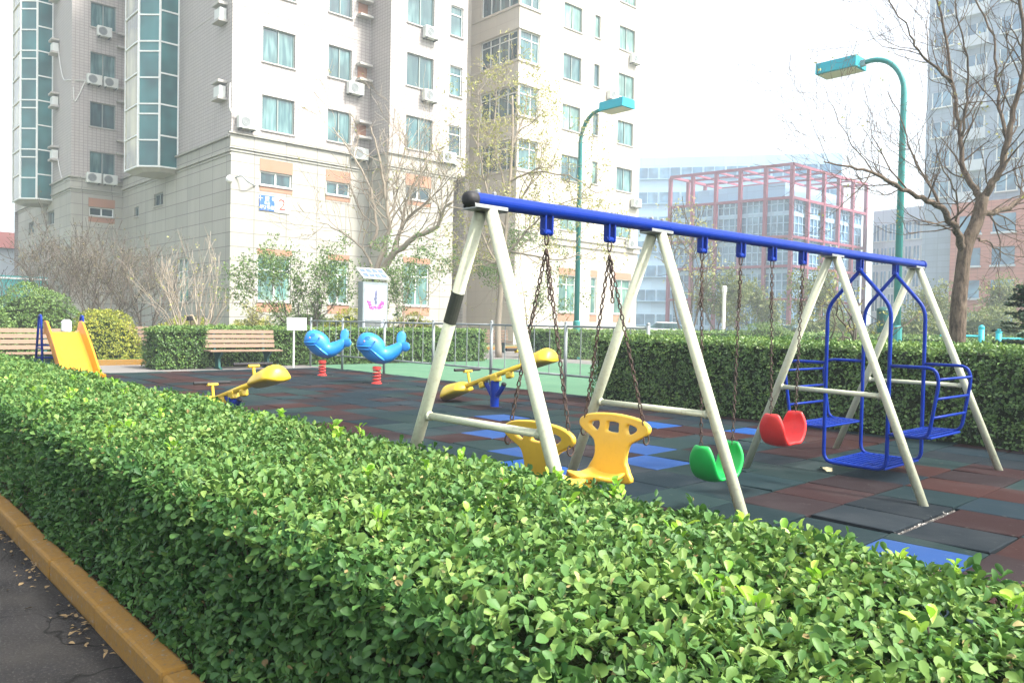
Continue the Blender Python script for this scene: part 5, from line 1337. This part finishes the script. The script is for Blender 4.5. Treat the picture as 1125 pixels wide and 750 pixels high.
def young_tree(name, label, base, h, nl, size, mat, spread=.5, stems=5, bark='twig_brown', kids=3, lean=.35, depth=3, r=.03, cl=.08, wob=.14, cat='tree', rmin=.004, up=.3):
    t = thing(name, label, cat, (base.x, base.y, 0)); tr = Tree()
    for i in range(stems):
        a_ = 2*pi*i/stems+random.uniform(-.3, .3); dr = Vector((cos(a_)*lean, sin(a_)*lean, 1))
        tr.grow(Vector((base.x+.05*cos(a_), base.y+.05*sin(a_), 0)), dr, h*random.uniform(.45, .6), r, depth, up, spread, kids, wob, rmin, .6)
    tr.mb.build('branches', bark, t, world=True)
    if nl: tr.leafy('leaves', nl, size, mat, t, cl, 3)
    return t
gp = lambda px, d: Vector((D(px, 360, d).x, D(px, 360, d).y, 0))
young_tree('small_tree', 'small bushy green tree in front of the number plate wall', gp(334, 24), 3.2, 2600, .085, 'tree_leaf', .45, 6, 'twig_brown', 3, .35, 3, .04, .12)
young_tree('small_tree', 'slim green tree just right of the billboard', gp(443, 26), 3.4, 1700, .085, 'tree_leaf', .4, 4, 'bark_pale', 3, .22, 3, .035, .12)
young_tree('small_tree', 'thin low leafy tree at the foot of the slender yellow-green tree', gp(575, 30), 4.2, 1700, .09, 'tree_leaf', .5, 4, 'twig_brown', 3, .3, 3, .03, .15)
young_tree('small_tree', 'wispy pale leafy sapling left of the small bushy green tree', gp(285, 26), 1.7, 320, .08, 'pale_tree_leaf', .5, 5, 'twig_brown', 3, .4, 3, .02, .12)
# staked, multi-stemmed pale tree
b = gp(209, 21.5); t0 = young_tree('staked_tree', 'pale multi-stemmed bare tree held by wooden stakes near the building corner', b, 3.0, 60, .07, 'pale_tree_leaf', .38, 9, 'bark_pale', 3, .5, 3, .034, .1, .1)
for a_ in (.6, 2.7, 4.6):
    m = MB(); m.tube([(b.x+.75*cos(a_), b.y+.75*sin(a_), 0), (b.x+.06*cos(a_), b.y+.06*sin(a_), 1.25)], .028, 7); m.build('stake', 'stake', t0, world=True)
m = MB(); m.lathe((b.x, b.y, 1.1), [(.10, 0), (.11, .05), (.10, .12)], 10); m.build('strap', 'black_rubber', t0, world=True)
# brown twiggy shrubs at left
for k, (px, d, h, lab) in enumerate(((35, 29, 3.7, 'brown twiggy shrub at the left with a few dry leaves'), (75, 27, 4.1, 'brown twiggy shrub behind the yellow-green round shrub'), (118, 26, 4.0, 'brown twiggy shrub with vase-shaped stems left of the staked tree'), (158, 28, 4.0, 'brown twiggy shrub close to the recessed wall behind the staked tree'))):
    young_tree('twiggy_shrub', lab, gp(px, d), h*.98, 600, .06, 'brown_leaf', .5, 8, 'twig_brown', 4, .55, 3, .03, .10, .14, 'shrub', .006)
# crooked shrub behind the blue swing
young_tree('crooked_shrub', 'crooked dark-stemmed shrub with few leaves behind the blue swing', gp(935, 12.2), 2.5, 110, .06, 'pale_tree_leaf', .75, 6, 'twig_brown', 3, .55, 2, .045, .1, .3, 'shrub', .006, .1)
# distant trees
def far_tree(px, d, h, label, nl, mat, lean=.3):
    return young_tree('distant_tree', label, gp(px, d), h, nl, .2*d/55, mat, .5, 3, 'twig_brown', 3, lean, 3, .07*d/50, .3, .15, 'tree', .02)
far_tree(757, 44, 8.2, 'distant thin tree with a few orange leaves left of the glass office', 260, 'pale_tree_leaf')
far_tree(790, 52, 4.6, 'distant leafy green tree at the foot of the office, left of the post light', 1500, 'far_leaf')
far_tree(828, 56, 4.0, 'distant leafy tree at the foot of the office, right of the post light', 1300, 'far_leaf')
far_tree(880, 50, 4.2, 'distant leafy green tree at the office corner', 1500, 'far_leaf')
far_tree(1025, 46, 3.6, 'distant leafy tree in front of the tower, left of the bare tree', 1300, 'far_leaf')
far_tree(1095, 44, 3.8, 'distant leafy tree in front of the terracotta podium', 1400, 'far_leaf')
# conifer at the right edge
def conifer():
    b = gp(1136, 10.8); t = thing('conifer', 'dark green conifer with drooping sprays at the right edge', 'tree', (b.x, b.y, 0))
    tk = MB(); tk.tube([(b.x, b.y, 0), (b.x, b.y, 1.95)], [.05, .01], 8); tk.build('trunk', 'bark_grey', t, world=True)
    br = MB(); P, A_ = [], []
    for i in range(120):
        z = random.uniform(.5, 1.9); a_ = random.uniform(0, 2*pi); L_ = (2.2-z)*.42*random.uniform(.7, 1.1)+.08
        p0 = Vector((b.x, b.y, z)); dr = Vector((cos(a_), sin(a_), .12)); pts = [p0, p0+dr*L_*.5, p0+dr*L_-Vector((0, 0, .05*L_))]
        br.tube(pts, [.01, .007, .003], 5)
        for k in range(26):
            u = random.uniform(.15, 1); q_ = lerp(p0, pts[2], u); side = Vector((-sin(a_), cos(a_), 0))*random.choice((-1, 1))
            for w_ in range(4):
                P.append(tuple(q_+side*random.uniform(0, .14*(1.2-u))+Vector((0, 0, random.gauss(0, .012))))); A_.append(tuple(dr*.8+side*.9+Vector((random.gauss(0, .2), random.gauss(0, .2), random.gauss(0, .2)))))
    br.build('branches', 'bark_grey', t, world=True)
    P = np.array(P); A_ = np.array(A_); leaves('needles', P, A_, np.tile([0, 0, 1.], (len(P), 1))+rng.normal(0, .4, P.shape), rng.uniform(.03, .06, len(P)), np.clip(rng.normal(.45, .25, len(P)), 0, 1), 'conifer_leaf', T_FAR, t)
conifer()

# ================================================================== air
hb = MB(); hb.box((-760, -760, -1.2), (760, 760, 64)); hz = hb.build('haze', 'white_paint'); hz['kind'] = 'stuff'
hm = bpy.data.materials.new('haze_air'); hm.use_nodes = True; nt = hm.node_tree; nt.nodes.clear()
out = nt.nodes.new('ShaderNodeOutputMaterial'); pvn = nt.nodes.new('ShaderNodeVolumePrincipled')
pvn.inputs['Color'].default_value = (.80, .90, 1, 1); pvn.inputs['Density'].default_value = .0021; pvn.inputs['Anisotropy'].default_value = .2
nt.links.new(pvn.outputs[0], out.inputs['Volume']); hz.data.materials.clear(); hz.data.materials.append(hm)
tag(hz, 'pale blue haze in the air', 'haze', None, 'stuff')
